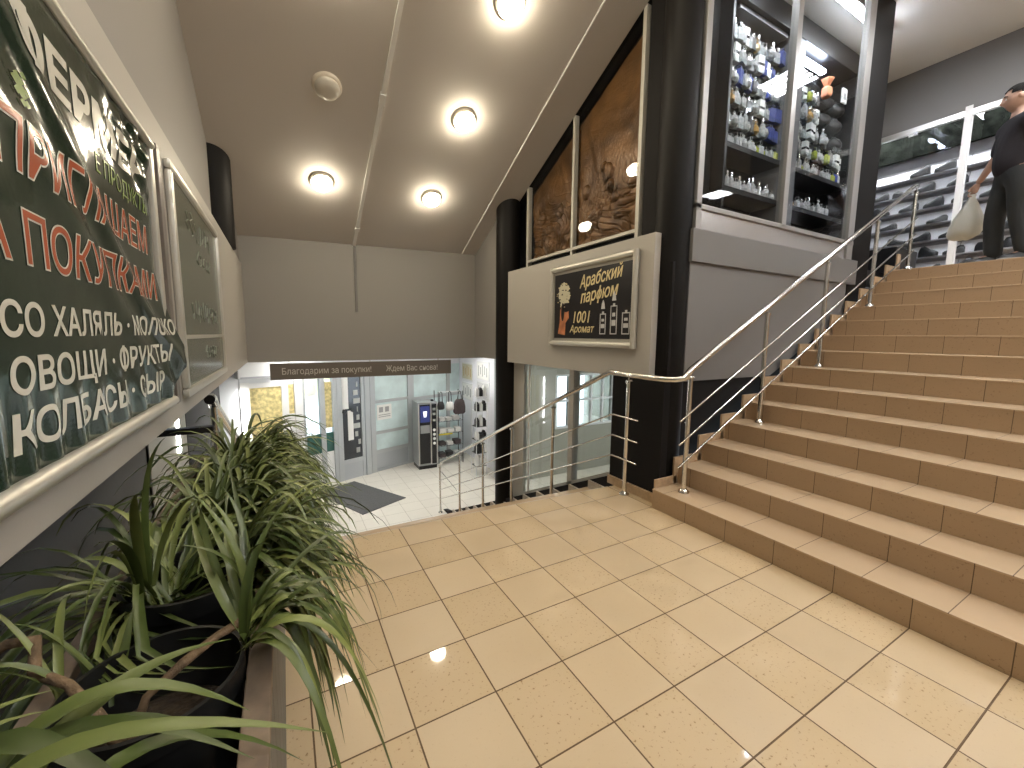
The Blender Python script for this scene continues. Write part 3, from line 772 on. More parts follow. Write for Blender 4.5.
# ================================================================== PERFUME POSTER
XP = 2.40
pf = thing('framed_poster', 'black perfume poster with gold lettering in a silver frame on grey panel', 'poster', (XP, 0.67, 1.33))
y0, y1, z0, z1 = 0.0, 1.335, 1.328, 2.195
b = MB(); fw = 0.055
b.tube([(XP - 0.028, y0 + fw / 2, z0 + fw / 2), (XP - 0.028, y1 - fw / 2, z0 + fw / 2)], fw / 2, 12)
b.tube([(XP - 0.028, y0 + fw / 2, z1 - fw / 2), (XP - 0.028, y1 - fw / 2, z1 - fw / 2)], fw / 2, 12)
b.tube([(XP - 0.028, y0 + fw / 2, z0), (XP - 0.028, y0 + fw / 2, z1)], fw / 2, 12)
b.tube([(XP - 0.028, y1 - fw / 2, z0), (XP - 0.028, y1 - fw / 2, z1)], fw / 2, 12)
b.build('frame', 'frameS', pf, smooth=True)
b = MB(); b.box(XP - 0.016, XP, y0 + 0.03, y1 - 0.03, z0 + 0.03, z1 - 0.03)
b.build('mount', 'alumat', pf)
b = MB(); b.box(XP - 0.020, XP - 0.0165, y0 + 0.075, y1 - 0.075, z0 + 0.085, z1 - 0.085)
b.build('print', 'posterblack', pf)
XT = XP - 0.0205
LD, UD = (0, -1, 0), (0, 0, 1)
# letters slope upward a little, like hand lettering
tilt = 0.09
LDt = (0, -1, tilt)
text('Арабский', 0.125, 0.62, (XT, 0.81, 1.93), LDt, UD, 'gold', pf, shear=0.25, weight=0.012)
text('парфюм', 0.125, 0.55, (XT, 0.79, 1.775), LDt, UD, 'gold', pf, shear=0.25, weight=0.012)
text('1001', 0.125, 0.27, (XT, 0.905, 1.575), LD, UD, 'gold', pf, shear=0.2, weight=0.006)
text('Аромат', 0.078, 0.40, (XT, 0.965, 1.475), LD, UD, 'gold', pf, shear=0.25, weight=0.008)
for (cy, hgt, wd) in ((0.44, 0.20, 0.085), (0.29, 0.27, 0.09), (0.13, 0.20, 0.10)):
    b = MB(); t = 0.010; zb = 1.455
    for (a0, a1, c0, c1) in ((cy - wd / 2, cy + wd / 2, zb, zb + t), (cy - wd / 2, cy + wd / 2, zb + hgt - t, zb + hgt), (cy - wd / 2, cy - wd / 2 + t, zb, zb + hgt), (cy + wd / 2 - t, cy + wd / 2, zb, zb + hgt),
                             (cy - wd * .3, cy + wd * .3, zb + hgt * .3, zb + hgt * .5), (cy - wd * .22, cy + wd * .22, zb + hgt * .62, zb + hgt * .75), (cy - .014, cy + .014, zb + hgt, zb + hgt + .02)):
        b.box(XT - 0.0015, XT, a0, a1, c0, c1)
    if wd < 0.1:
        b.lathe([(0.028, 0), (0.02, 0.05), (0.004, 0.085)], (XT, cy, zb + hgt + 0.045), 8)
        for i in range(len(b.v) - 24, len(b.v)): b.v[i].x = XT - 0.0015 + (b.v[i].x - XT) * 0.03
    b.build('bottle_drawing', 'silverprint', pf)
# dark-haired figure with blossoms: a neck and shoulder shape with a cluster of pale petals
b = MB()
def disc(cy, cz, ry, rz, n=14, off=0.0015):
    vs = [(XT - off, cy + ry * math.cos(2 * PI * i / n), cz + rz * math.sin(2 * PI * i / n)) for i in range(n)]
    b.add(vs, [tuple(range(n))])
b.add([(XT - .001, y, z) for y, z in ((1.185, 1.46), (1.05, 1.445), (1.045, 1.58), (0.985, 1.63), (1.00, 1.75), (1.09, 1.80), (1.15, 1.72), (1.155, 1.58))], [tuple(range(8))])
b.build('portrait_print', 'skinprint', pf)
b = MB()
for i in range(26):
    a = i * 2.4; r = 0.024 * math.sqrt(i); disc(1.09 + r * 0.8 * math.cos(a), 1.89 + r * 0.95 * math.sin(a), 0.016 + 0.012 * ((i * 7) % 3), 0.012 + 0.010 * ((i * 5) % 3), 9, 0.0018 + i * 0.00002)
b.build('blossom_print', 'petal', pf)
b = MB(); disc(1.035, 1.745, 0.065, 0.05, 16, 0.0025); disc(1.10, 1.70, 0.03, 0.10, 16, 0.0025); b.build('veil_print', 'posterblack', pf)
b = MB()
for k in range(12): disc(1.09 + 0.12 * math.cos(k * 1.9), 1.88 + 0.13 * math.sin(k * 1.9), 0.010, 0.008, 6, 0.0028)
b.build('gilt_print', 'gold', pf)

# ================================================================== GREEN BANNER
XB = -0.765
YR = -0.60
ban = thing('framed_banner', 'dark green shop banner with white and red lettering in a silver frame', 'banner', (XB, -1.6, 1.16))
def bulge(y, z):
    """how far the loose vinyl stands off the wall"""
    u = (z - 1.16) / 1.0
    h = 0.014 + 0.012 * math.sin(3.2 * y + 1.1) * math.sin(PI * u)
    # a diagonal fold running from the upper left down to the right edge
    d = (z - (1.95 - 0.62 * (y + 1.55)))
    h += 0.016 * math.exp(-(d / 0.05) ** 2) + 0.010 * math.exp(-((d + 0.16) / 0.07) ** 2)
    # small vertical gathers along the lower edge
    h += 0.006 * math.sin(62 * y + 9 * math.sin(3 * y) + 6 * z) * max(0, 1 - (z - 1.16) / 0.20) ** 0.7
    # crumpled upper right corner
    q = max(0, 1 - math.hypot((y + 0.75) / 0.5, (z - 2.05) / 0.22))
    h += 0.012 * q * math.sin(34 * y + 21 * z) * math.sin(40 * z - 11 * y)
    # the lower right corner has come out of the frame
    h += 0.035 * max(0, (y + 0.95) / 0.45) ** 2 * max(0, 1 - abs(z - 1.38) / 0.3)
    return h
def yedge(z):
    pts = [(1.16, -0.70), (1.20, -0.66), (1.29, -0.50), (1.38, -0.487), (1.56, -0.607), (1.66, -0.65), (1.9, -0.645), (2.17, -0.64)]
    for (a, ya), (c, yc) in zip(pts, pts[1:]):
        if z <= c: return ya + (yc - ya) * (z - a) / (c - a)
    return pts[-1][1]
ny, nz = 260, 90
vs, fs = [], []
for j in range(nz + 1):
    z = 1.178 + (2.118 - 1.178) * j / nz; ye = yedge(z)
    for i in range(ny + 1):
        y = -2.9 + (ye + 2.9) * i / ny
        vs.append((XB + bulge(y, z), y, z))
for j in range(nz):
    for i in range(ny):
        k = j * (ny + 1) + i; fs.append((k, k + 1, k + ny + 2, k + ny + 1))
n0 = len(vs); vs += [(x - 0.003, y, z) for x, y, z in vs]
fs += [tuple(i + n0 for i in f[::-1]) for f in fs]
b = MB(); b.add(vs, fs)
sheet = b.build('vinyl_sheet', 'vinyl', ban, smooth=True)
def onb(p): return Vector((p.x + bulge(p.y, p.z), p.y, p.z))
RD = (0, 1, 0)
def btext(body, H, y0, y1, zb, mi, wt, off=0.0010):
    return text(body, H, y1 - y0, (XB + off, y0, zb), RD, UD, mi, ban, disp=onb, weight=wt, thick=0.0003, res=4)
btext('ФЕРМЕР', 0.095, -1.56, -0.74, 1.935, 'ink_w', 0.035)
btext('Е ПРОДУКТЫ', 0.050, -1.16, -0.69, 1.850, 'ink_g', 0.0)
for body, ya, yb, zb in (('ПРИГЛАШАЕМ', -1.66, -0.72, 1.712), ('ЗА ПОКУПКАМИ', -1.83, -0.675, 1.555)):
    btext(body, 0.092, ya, yb, zb, 'ink_w', 0.030, 0.0010)
    btext(body, 0.092, ya, yb, zb, 'ink_r', 0.004, 0.0016)
btext('МЯСО ХАЛЯЛЬ · МОЛОКО', 0.058, -1.86, -0.545, 1.428, 'ink_w', 0.020)
btext('ОВОЩИ · ФРУКТЫ', 0.062, -1.69, -0.655, 1.330, 'ink_w', 0.020)
btext('КОЛБАСЫ · СЫР', 0.066, -1.69, -0.735, 1.232, 'ink_w', 0.020)
b = MB()
for k in range(16):   # a little leafy emblem beside the heading
    a = k * 0.9; cy, cz = -1.565 + 0.03 * math.cos(a) * (k / 16), 1.86 + 0.035 * math.sin(a) * (k / 16)
    x = XB + bulge(cy, cz) + 0.0035
    b.add([(x, cy - .012, cz), (x, cy, cz + .007), (x, cy + .012, cz), (x, cy, cz - .007)], [(0, 1, 2, 3)])
b.build('leaf_emblem', 'ink_g', ban)
b = MB()
b.tube([(XB + 0.016, -3.2, 2.122), (XB + 0.016, YR, 2.122)], 0.014, 12)
b.build('top_rail', 'frameS', ban, smooth=True)
b = MB(); b.tube([(XB + 0.022, -3.2, 1.172), (XB + 0.022, YR - 0.02, 1.172)], 0.018, 14)
b.build('bottom_rail', 'frameS', ban, smooth=True)
b = MB(); b.box(XB, XB + 0.018, YR - 0.02, YR + 0.022, 1.15, 2.136)
b.build('side_rail', 'frameS', ban, bevel=0.005)

# green board
gb = thing('framed_board', 'dusty green notice board in a thin silver frame beyond the banner', 'board', (XB, 0.4, 1.15))
y0, y1, z0, z1 = -0.335, 1.15, 1.14, 2.175
b = MB(); fw = 0.042
for (a, c, d, e) in ((y0, y1, z0, z0 + fw), (y0, y1, z1 - fw, z1), (y0, y0 + fw, z0 + fw, z1 - fw), (y1 - fw, y1, z0 + fw, z1 - fw)):
    b.box(XB, XB + 0.028, a, c, d, e)
b.build('frame', 'frameS', gb, bevel=0.012, smooth=True)
b = MB(); b.box(XB + 0.001, XB + 0.012, y0 + fw, y1 - fw, z0 + fw, z1 - fw)
b.build('panel', 'board', gb)
b = MB(); b.box(XB + 0.012, XB + 0.016, y0 + fw, y1 - fw, 1.405, 1.425)
b.build('divider_strip', 'frameS', gb)
rnd = random.Random(3); b = MB()
def scr(cy, cz, wd, hh, n):
    for i in range(n):
        a = cy + wd * (i / n - 0.5); pts = []
        for t in range(5): pts.append((XB + 0.0125, a + wd / n * 0.8 * rnd.random(), cz + hh * (t / 4 - 0.5) + rnd.uniform(-.2, .2) * hh))
        b.tube(pts, 0.0035, 5)
scr(0.45, 1.55, 0.9, 0.09, 12); scr(0.55, 1.32, 0.45, 0.06, 5); scr(0.4, 2.0, 0.8, 0.10, 7); scr(0.5, 1.85, 0.5, 0.07, 5)
b.build('chalk_marking', 'chalk', gb)
b = MB(); b.box(XB, XB + 0.014, -0.50, -0.44, 1.14, 2.17)
tag(b.build('wall_batten', 'signbrown', bevel=0.003), 'narrow dark batten standing upright between banner and green board', 'batten')

# ================================================================== CEILING LAMPS, CONDUIT
nrm = Vector((-0.024, 0.487, 1)).normalized()
def lamp(x, y, lit, label, flat=False):
    z = CEIL if flat else zc(x, y); down = Vector((0, 0, -1)) if flat else -nrm
    p = Vector((x, y, z))
    t = thing('ceiling_lamp', label, 'lamp', p, 'round ceiling lamps')
    b = MB(); b.lathe([(0.124, 0.0), (0.126, 0.018), (0.110, 0.034), (0.102, 0.034)], p, 36, axis=down)
    b.build('lamp_rim', 'lamprim', t, smooth=True)
    b = MB(); b.lathe([(0.104, 0.020), (0.106, 0.048), (0.092, 0.074), (0.055, 0.088), (0.012, 0.092)], p, 36, axis=down)
    b.build('diffuser', 'lampglass' if lit else 'opal', t, smooth=True)
lamp(1.41, 0.60, True, 'lit round lamp highest on the sloping ceiling, cut by the top of the photo')
lamp(1.41, 1.59, True, 'lit round lamp in the middle of the right ceiling row, above the next one down')
lamp(1.385, 2.616, True, 'lit round lamp low on the slope, nearest the bronze panels')
lamp(0.113, 2.616, True, 'lit round lamp low on the slope, left of the white conduit')
lamp(0.10, 1.60, False, 'unlit round lamp on the sloping ceiling')
for i, (x, y) in enumerate(((0.10, 0.60), (1.41, -0.40), (0.10, -0.40), (1.41, -1.3))):  # unseen lamps added up the slope to light the landing
    lamp(x, y, True, 'added lit round lamp high on the slope, out of view ' + ('first', 'second', 'third', 'fourth')[i])
for i, (x, y) in enumerate(((0.3, -3.0), (1.9, -3.0), (3.6, -3.2), (0.3, -5.2))):  # unseen lamps added behind the viewer for more light
    lamp(x, y, True, 'added lit round lamp on the flat ceiling, out of view ' + ('first', 'second', 'third', 'fourth')[i], True)
cv = thing('cable_conduit', 'white cable conduit running down the sloping ceiling and far wall', 'conduit', (0.58, Y_HDR, 1.75))
b = MB(); lo = [(0.56, 3.598), (0.60, 3.598), (0.60, -1.6), (0.56, -1.6)]
b.hexa([(x, y, zc(x, y) - 0.024) for x, y in lo], [(x, y, zc(x, y) - 0.001) for x, y in lo]); b.build('ceiling_run', 'ceilw', cv)
b = MB(); b.box(0.572, 0.606, Y_HDR - 0.024, Y_HDR - 0.001, 1.75, zc(0.58, Y_HDR) - 0.02); b.build('wall_run', 'wall2', cv, bevel=0.003)
b = MB(); y = 1.58
b.hexa([(x, yy, zc(x, yy) - 0.032) for x, yy in ((.552, y + .05), (.608, y + .05), (.608, y - .05), (.552, y - .05))], [(x, yy, zc(x, yy) - 0.001) for x, yy in ((.552, y + .05), (.608, y + .05), (.608, y - .05), (.552, y - .05))])
y = 3.28
b.hexa([(x, yy, zc(x, yy) - 0.030) for x, yy in ((.552, y + .03), (.608, y + .03), (.608, y - .03), (.552, y - .03))], [(x, yy, zc(x, yy) - 0.001) for x, yy in ((.552, y + .03), (.608, y + .03), (.608, y - .03), (.552, y - .03))])
b.build('joint_cover', 'ceilw', cv)

# square fluorescent fittings in the upper hall
def grid_lamp(x, y, label, z=CEIL, mi='gridlit', w=0.30):
    t = thing('fluorescent_fitting', label, 'lamp', (x, y, z), 'square fluorescent fittings')
    b = MB(); b.box(x - w, x + w, y - w, y + w, z - 0.05, z - 0.03)
    for d in (-1, 1):
        b.box(x + d * w - 0.012, x + d * w + 0.012, y - w, y + w, z - 0.065, z); b.box(x - w, x + w, y + d * w - 0.012, y + d * w + 0.012, z - 0.065, z)
    for k in (-1, 0, 1): b.box(x + k * w / 2 - 0.008, x + k * w / 2 + 0.008, y - w, y + w, z - 0.064, z - 0.05)
    b.build('housing', 'white', t)
    for k in range(4):
        b = MB(); xx = x - w * 0.75 + k * w * 0.5
        b.box(xx - w * 0.19, xx + w * 0.19, y - w + 0.02, y + w - 0.02, z - 0.056, z - 0.05); b.build('tube', mi, t)
for i, (x, y) in enumerate(((6.36, -1.63), (9.9, -5.2), (14.4, -5.2), (6.36, -5.2), (9.9, -3.4), (13.0, -1.6), (3.2, -4.6), (0.6, -4.4), (3.2, -6.3), (5.0, -3.2))):  # last four are added to bring whiter light near the stairs
    grid_lamp(x, y, 'square fluorescent fitting on the upper hall ceiling, out of view ' + ('first', 'second', 'third', 'fourth', 'fifth', 'sixth', 'seventh', 'eighth, added as fill', 'ninth, added as fill', 'tenth, added as fill')[i])

# ================================================================== HANDRAILS
def hz(x): return 1.168 + 0.538 * (x - 2.46)
XD = 2.31; YU = -0.51
hr = thing('handrail', 'polished steel handrail along both flights at the landing corner', 'handrail', (XD, 0.0, 0.0))
def rz(y): return 1.109 - 0.4607 * (y - 0.223)
pts = [(XD, 5.13, rz(5.13) - 0.10), (XD, 5.08, rz(5.08) - 0.02), (XD, 5.0, rz(5.0)), (XD, 0.30, rz(0.30)), (XD, 0.22, 1.106), (XD, 0.10, 1.10), (XD, -0.30, 1.095), (XD + 0.02, -0.40, 1.095), (XD + 0.06, -0.46, 1.098), (XD + 0.10, -0.50, 1.11), (2.48, YU, hz(2.48)), (6.30, YU, hz(6.30)), (6.37, YU, hz(6.33))]
b = MB(); b.tube(pts, 0.025, 14); b.build('top_rail', 'chrome', hr, smooth=True)
def post(x, y, z0, z1, bx=0.0):
    b = MB(); b.tube([(x, y, z0), (x, y, z1 - 0.06)], 0.020, 12)
    b.tube([(x, y, z1 - 0.06), (x, y, z1 - 0.01)], 0.008, 8)
    b.tube([(x - 0.028, y, z1 - 0.062), (x + 0.028, y, z1 - 0.062)], 0.016, 10)
    p = b.build('post', 'chrome', hr, smooth=True)
    b = MB(); b.lathe([(0.045, 0.0005), (0.045, 0.010), (0.026, 0.026), (0.022, 0.034)], (x, y, z0), 18); b.build('base_plate', 'chrome', p, smooth=True)
post(XD, -0.01, 0.0, 1.10)
for y in (1.15, 2.11, 3.04, 4.03): post(XD, y, -H_DN * (math.floor((y - Y_DN) / T_DN) + 1), rz(y))
post(XD, 5.10, Z_LOW, rz(5.1) - 0.03)
for x in (2.475, 3.475, 4.46, 5.46, 6.37):
    k = min(N_UP, math.floor((x - X_UP) / T_UP) + 1); post(x, YU, k * H_UP, hz(min(x, 6.33)))
for off in (0.42, 0.612, 0.805):
    b = MB(); xo = XD - 0.03
    b.tube([(xo, 5.08, rz(5.08) - off + 0.03), (xo, 0.17, rz(0.17) - off + 0.0), (xo, 0.13, 1.131 - off + 0.01), (xo, -0.17, 1.131 - off + 0.005)], 0.008, 8)
    b.build('bar', 'chrome', hr, smooth=True)
for z0 in (0.777, 0.584, 0.396):
    b = MB(); b.tube([(2.35, YU - 0.03, z0), (6.40, YU - 0.03, z0 + 0.522 * 4.05)], 0.008, 8); b.build('bar', 'chrome', hr, smooth=True)
b = MB(); b.tube([(XD + 0.03, 5.08, -1.34), (XD + 0.03, 4.06, -1.46)], 0.008, 8); b.build('brace', 'chrome', hr, smooth=True)
# rail on the other side of the lower stairs
lr = thing('stair_rail', 'short steel handrail with an open pipe end under the green board', 'handrail', (-0.80, 0.75, -0.2))
def lz(y): return 0.985 - 0.42 * (y - 0.70)
b = MB(); b.tube([(-0.80, 0.66, 0.995), (-0.80, 0.74, 0.995), (-0.80, 0.84, lz(0.84)), (-0.80, 4.4, lz(4.4))], 0.032, 14, cap=False); b.build('top_rail', 'chrome', lr, smooth=True)
b = MB(); b.lathe([(0.031, 0.0), (0.001, 0.004)], (-0.80, 0.664, 0.995), 14, axis=(0, 1, 0)); b.build('bore_shade', 'black', lr)  # black disc painted in for the dark hollow of the pipe
for y in (0.80, 1.9, 3.0, 4.1):
    b = MB(); zt = -H_DN * (math.floor((y - Y_DN) / T_DN) + 1); b.tube([(-0.80, y, zt), (-0.80, y, lz(y) - 0.02)], 0.022, 12); b.build('post', 'chrome', lr, smooth=True)
for off in (0.28, 0.55):
    b = MB(); b.tube([(-0.80, 0.70, lz(0.70) - off), (-0.80, 4.2, lz(4.2) - off)], 0.009, 8); b.build('bar', 'chrome', lr, smooth=True)
b = MB(); b.box(-1.10, -0.79, 0.62, 0.68, 0.78, 0.82); b.build('wall_bracket', 'black', lr)
b = MB(); b.prism([(-0.95, 0.86), (-0.95, 0.98), (-0.2, 0.60), (-0.2, 0.45)], 1, 4.9, 5.0)

# ================================================================== SIDE GLASS OF THE LOWER STAIRS
sg = thing('window_2', 'glazed shopfront beside the lower stairs, under the poster panel', 'window', (2.5, 1.1, -1.0), None, 'structure')
def gpane(ya, yb): 
    b = MB(); b.prism([(ya, zg(ya) + 0.03), (yb, zg(yb) + 0.03), (yb, 1.10), (ya, 1.10)], 0, 2.54, 2.548); return b
gpane(0.0, 1.05).build('glass_pane', 'glass', sg); gpane(1.13, 1.965).build('glass_pane', 'glass', sg); gpane(1.99, 2.2).build('glass_pane', 'glass', sg)
b = MB(); b.prism([(2.16, zg(2.16)), (2.52, zg(2.52)), (2.52, 1.10), (2.16, 1.10)], 0, 2.52, 2.57)
b.prism([(0.0, zg(0.0) - 0.01), (2.2, zg(2.2) - 0.01), (2.2, zg(2.2) + 0.04), (0.0, zg(0.0) + 0.04)], 0, 2.515, 2.56)
b.build('frame', 'alumat', sg)
b = MB(); b.prism([(1.045, zg(1.045)), (1.13, zg(1.13)), (1.13, 1.10), (1.045, 1.10)], 0, 2.515, 2.60)
b.build('mullion', 'alumat', sg)
b = MB(); b.tube([(2.50, 1.977, zg(1.977) + 0.04), (2.50, 1.977, 1.05)], 0.014, 10); b.build('pole', 'white', sg, smooth=True)

# room behind the side glass, with a bright window
b = MB(); b.box(2.50, 4.60, 5.90, 6.05, Z_LOW, 1.12)
WX = [(5.72, 6.16), (6.46, 7.66)]
xs = [4.60, 5.72, 6.16, 6.46, 7.66, 12.0]
for i in range(0, 5, 2): b.box(xs[i], xs[i + 1], 5.90, 6.05, Z_LOW, 1.12)
for x0, x1 in WX: b.box(x0, x1, 5.90, 6.05, Z_LOW, -0.95); b.box(x0, x1, 5.90, 6.05, 0.42, 1.12)
b = MB(); 
xs2 = [(4.75, 5.72), (6.16, 6.46), (7.66, 12.0)]
for x0, x1 in xs2: b.box(x0, x1, 5.90, 6.05, Z_LOW, 1.12)
for x0, x1 in WX: b.box(x0, x1, 5.90, 6.05, Z_LOW, -0.95); b.box(x0, x1, 5.90, 6.05, 0.42, 1.12)
struct(b.build('wall_glazed_room', 'shopwall'), 'grey green wall with bright windows behind the side glass', 'wall')
w3 = thing('window_3', 'bright barred window seen through the side glass', 'window', (6.8, 5.95, -0.95), None, 'structure')
b = MB()
for x0, x1 in WX:
    for x in ((x0, x1) if x1 - x0 < 0.6 else (x0, x0 + 0.42, x0 + 0.82, x1)): b.box(x - 0.025, x + 0.025, 5.88, 5.96, -0.95, 0.42)
    for z in (-0.95, -0.25, 0.42): b.box(x0, x1, 5.885, 5.955, z - 0.025, z + 0.025)
b.build('window_frame', 'winbar', w3)
b = MB()
for x0, x1 in WX: b.box(x0, x1, 5.96, 5.968, -0.95, 0.42)
b.build('glass_pane', 'glass', w3)
b = MB(); b.box(12.0, 12.15, -0.3, 12.5, Z_LOW - 0.2, 1.3)
struct(b.build('wall_lower_end', 'shopwall'), 'end wall of the lower rooms', 'wall')

# ================================================================== ENTRANCE FACADE
ang = math.radians(20.888)
FU = Vector((math.cos(ang), math.sin(ang), 0)); FN = Vector((-math.sin(ang), math.cos(ang), 0))
FX = Matrix(((FU.x, FN.x, 0, 0.664), (FU.y, FN.y, 0, 7.93), (0, 0, 1, 0), (0, 0, 0, 1)))
def fpt(s, d, z): return FX @ Vector((s, d, z))
def fbox(*boxes):
    b = MB(FX)
    for (s0, s1, z0, z1, d0, d1) in boxes: b.box(s0, s1, d0, d1, z0, z1)
    return b
struct(fbox((-3.0, -1.97, Z_LOW, 1.2, 0, 0.12)).build('wall_facade', 'facadewall'), 'white wall at the end of the entrance front', 'wall')
struct(fbox((-1.97, 4.3, 0.56, 1.2, 0, 0.12), (-1.97, -0.02, 0.40, 0.56, -0.02, 0.12)).build('wall_facade_top', 'facadewall'), 'white band above the entrance doors', 'wall')
struct(fbox((4.2, 6.2, Z_LOW, 1.2, 0, 0.12)).build('wall_facade_end', 'facadewall'), 'white wall beyond the entrance front', 'wall')
# left glazed unit
d1 = thing('door_1', 'white glazed side unit of the entrance with yellow sheets in the panes', 'door', fpt(-1.4, 0, Z_LOW), None, 'structure')
fbox((-1.97, -1.80, Z_LOW, 0.42, -0.03, 0.08), (-1.18, -1.05, Z_LOW, 0.42, -0.03, 0.08), (-0.92, -0.75, Z_LOW, 0.42, -0.03, 0.08), (-1.80, -1.18, 0.30, 0.42, -0.02, 0.06), (-1.80, -1.18, -1.16, -1.05, -0.02, 0.06), (-1.80, -1.18, Z_LOW, -1.16, 0, 0.05), (-1.05, -0.92, Z_LOW, -0.34, 0, 0.05), (-1.05, -0.92, 0.32, 0.42, 0, 0.05)).build('frame', 'white', d1)
fbox((-1.80, -1.18, -1.05, 0.30, 0.02, 0.03), (-1.05, -0.92, -0.34, 0.32, 0.02, 0.03)).build('glass_pane', 'yellowbrick', d1)
# main double door
d2 = thing('door_2', 'grey glazed entrance doors with posters on the glass', 'door', fpt(0, 0, Z_LOW), None, 'structure')
fbox((-0.75, -0.70, Z_LOW, 0.56, -0.03, 0.08), (-0.36, -0.25, Z_LOW, 0.56, -0.03, 0.08), (-0.06, 0.03, Z_LOW, 0.56, -0.04, 0.08), (-0.70, -0.06, 0.44, 0.56, -0.02, 0.06)).build('frame', 'greyframe', d2)
fbox((-0.70, -0.36, -0.92, 0.44, 0.02, 0.028), (-0.25, -0.06, -0.92, 0.44, 0.02, 0.028)).build('glass_pane', 'glass', d2)
fbox((-0.70, -0.06, -1.38, -0.92, 0.0, 0.05)).build('panel', 'teal', d2)
fbox((-0.70, -0.06, Z_LOW, -1.38, 0.0, 0.05)).build('kick_panel', 'white', d2)
fbox((-0.245, -0.07, -0.80, 0.30, 0.008, 0.018)).build('yellow_sheet', 'yellowbrick', d2)
fbox((-0.64, -0.44, 0.02, 0.26, 0.008, 0.018)).build('notice', 'paper', d2)
lf = fbox((0.03, 0.16, Z_LOW + 0.01, 0.50, -0.05, 0.01), (0.66, 0.74, Z_LOW + 0.01, 0.50, -0.05, 0.01), (0.16, 0.66, 0.42, 0.50, -0.05, 0.01), (0.16, 0.66, -1.78, -1.68, -0.05, 0.01)).build('leaf', 'greyframe', d2)
fbox((0.16, 0.66, Z_LOW + 0.01, -1.78, -0.04, 0.0)).build('kick_panel', 'kick', lf)
fbox((0.16, 0.66, -1.68, 0.42, -0.02, -0.012)).build('glass_pane', 'darkglass', lf)
fbox((0.17, 0.33, -0.40, 0.40, -0.03, -0.022), (0.30, 0.44, -1.20, -0.45, -0.03, -0.022)).build('white_poster', 'paper', lf)
b = MB(FX); b.lathe([(0.055, 0.0), (0.06, 0.03), (0.04, 0.05)], (0.20, -0.05, -0.46), 16, axis=(0, -1, 0)); b.lathe([(0.05, 0.0), (0.05, 0.05)], (0.42, -0.02, -0.44), 16, axis=(0, -1, 0)); b.build('handle', 'capk', lf)
b = MB(FX)
for i in range(9): b.box(0.50 + 0.06 * math.sin(i * 1.7), 0.60 + 0.04 * math.sin(i * 2.3), -0.03, -0.022, -1.55 + i * 0.21, -1.42 + i * 0.21)
b.build('sticker', 'frostgrey', lf)
struct(fbox((0.76, 0.90, Z_LOW, 0.56, -0.06, 0.10)).build('trim_4', 'greyframe'), 'grey post beside the entrance door leaf', 'post')
# panelled milky glass wall
w4 = thing('window_4', 'milky glass wall in grey profiles between door and vending machine', 'window', fpt(1.6, 0, Z_LOW), None, 'structure')
fbox((0.92, 1.06, Z_LOW, 0.56, -0.04, 0.08), (2.08, 2.28, Z_LOW, 0.56, -0.04, 0.08), (1.06, 2.08, -0.36, -0.28, -0.03, 0.05), (1.06, 2.08, -1.19, -1.11, -0.03, 0.05), (1.06, 2.08, -1.72, -1.62, -0.03, 0.05), (1.06, 2.08, Z_LOW, Z_LOW + 0.05, -0.03, 0.05), (2.28, 3.55, -0.42, -0.33, -0.03, 0.05), (3.50, 3.62, Z_LOW, 0.56, -0.04, 0.08), (3.62, 4.2, -0.42, -0.33, -0.03, 0.05)).build('frame', 'greyframe', w4)
for (s0, s1, z0, z1, mi) in ((1.06, 2.08, -0.28, 0.56, 'frost'), (1.06, 2.08, -1.11, -0.36, 'frost'), (1.06, 2.08, -1.62, -1.19, 'frost'), (2.28, 3.50, -0.33, 0.56, 'frost'), (2.28, 3.50, Z_LOW, -0.42, 'frost'), (3.62, 4.2, -0.33, 0.56, 'frost'), (3.62, 4.2, Z_LOW, -0.42, 'frost')):
    fbox((s0, s1, z0, z1, 0.0, 0.01)).build('glass_pane', mi, w4)
fbox((1.06, 2.08, Z_LOW + 0.05, -1.72, 0.0, 0.02)).build('kick_panel', 'kick', w4)
b = fbox((1.12, 1.56, -0.82, -0.42, -0.012, -0.004))
o = b.build('notice', 'paper', w4)
b = MB(FX)
for (s0, s1, z0, z1) in ((1.18, 1.30, -0.62, -0.48), (1.36, 1.48, -0.62, -0.48), (1.16, 1.52, -0.70, -0.68), (1.16, 1.52, -0.75, -0.73)): b.box(s0, s1, -0.0135, -0.012, z0, z1)
b.build('printed_lines', 'paperprint', o)
# air conditioner above the side unit
ac = thing('air_conditioner', 'white wall air conditioner above the yellow side window', 'air conditioner', fpt(-1.66, -0.2, 0.52))
fbox((-2.05, -1.36, 0.52, 0.86, -0.22, -0.001)).build('body', 'white', ac, bevel=0.02)
fbox((-2.0, -1.40, 0.525, 0.56, -0.226, -0.216)).build('outlet', 'shelfgrey', ac)
# glowing strip put in for the bright white frame at the left edge
b = MB(FX); b.tube([(-1.93, -0.06, -1.1), (-1.93, -0.06, 0.26)], 0.022, 10)
tag(b.build('glowing_frame_strip', 'lowlit'), 'vertical glowing strip standing for the bright white frame of the yellow side window', 'lamp')

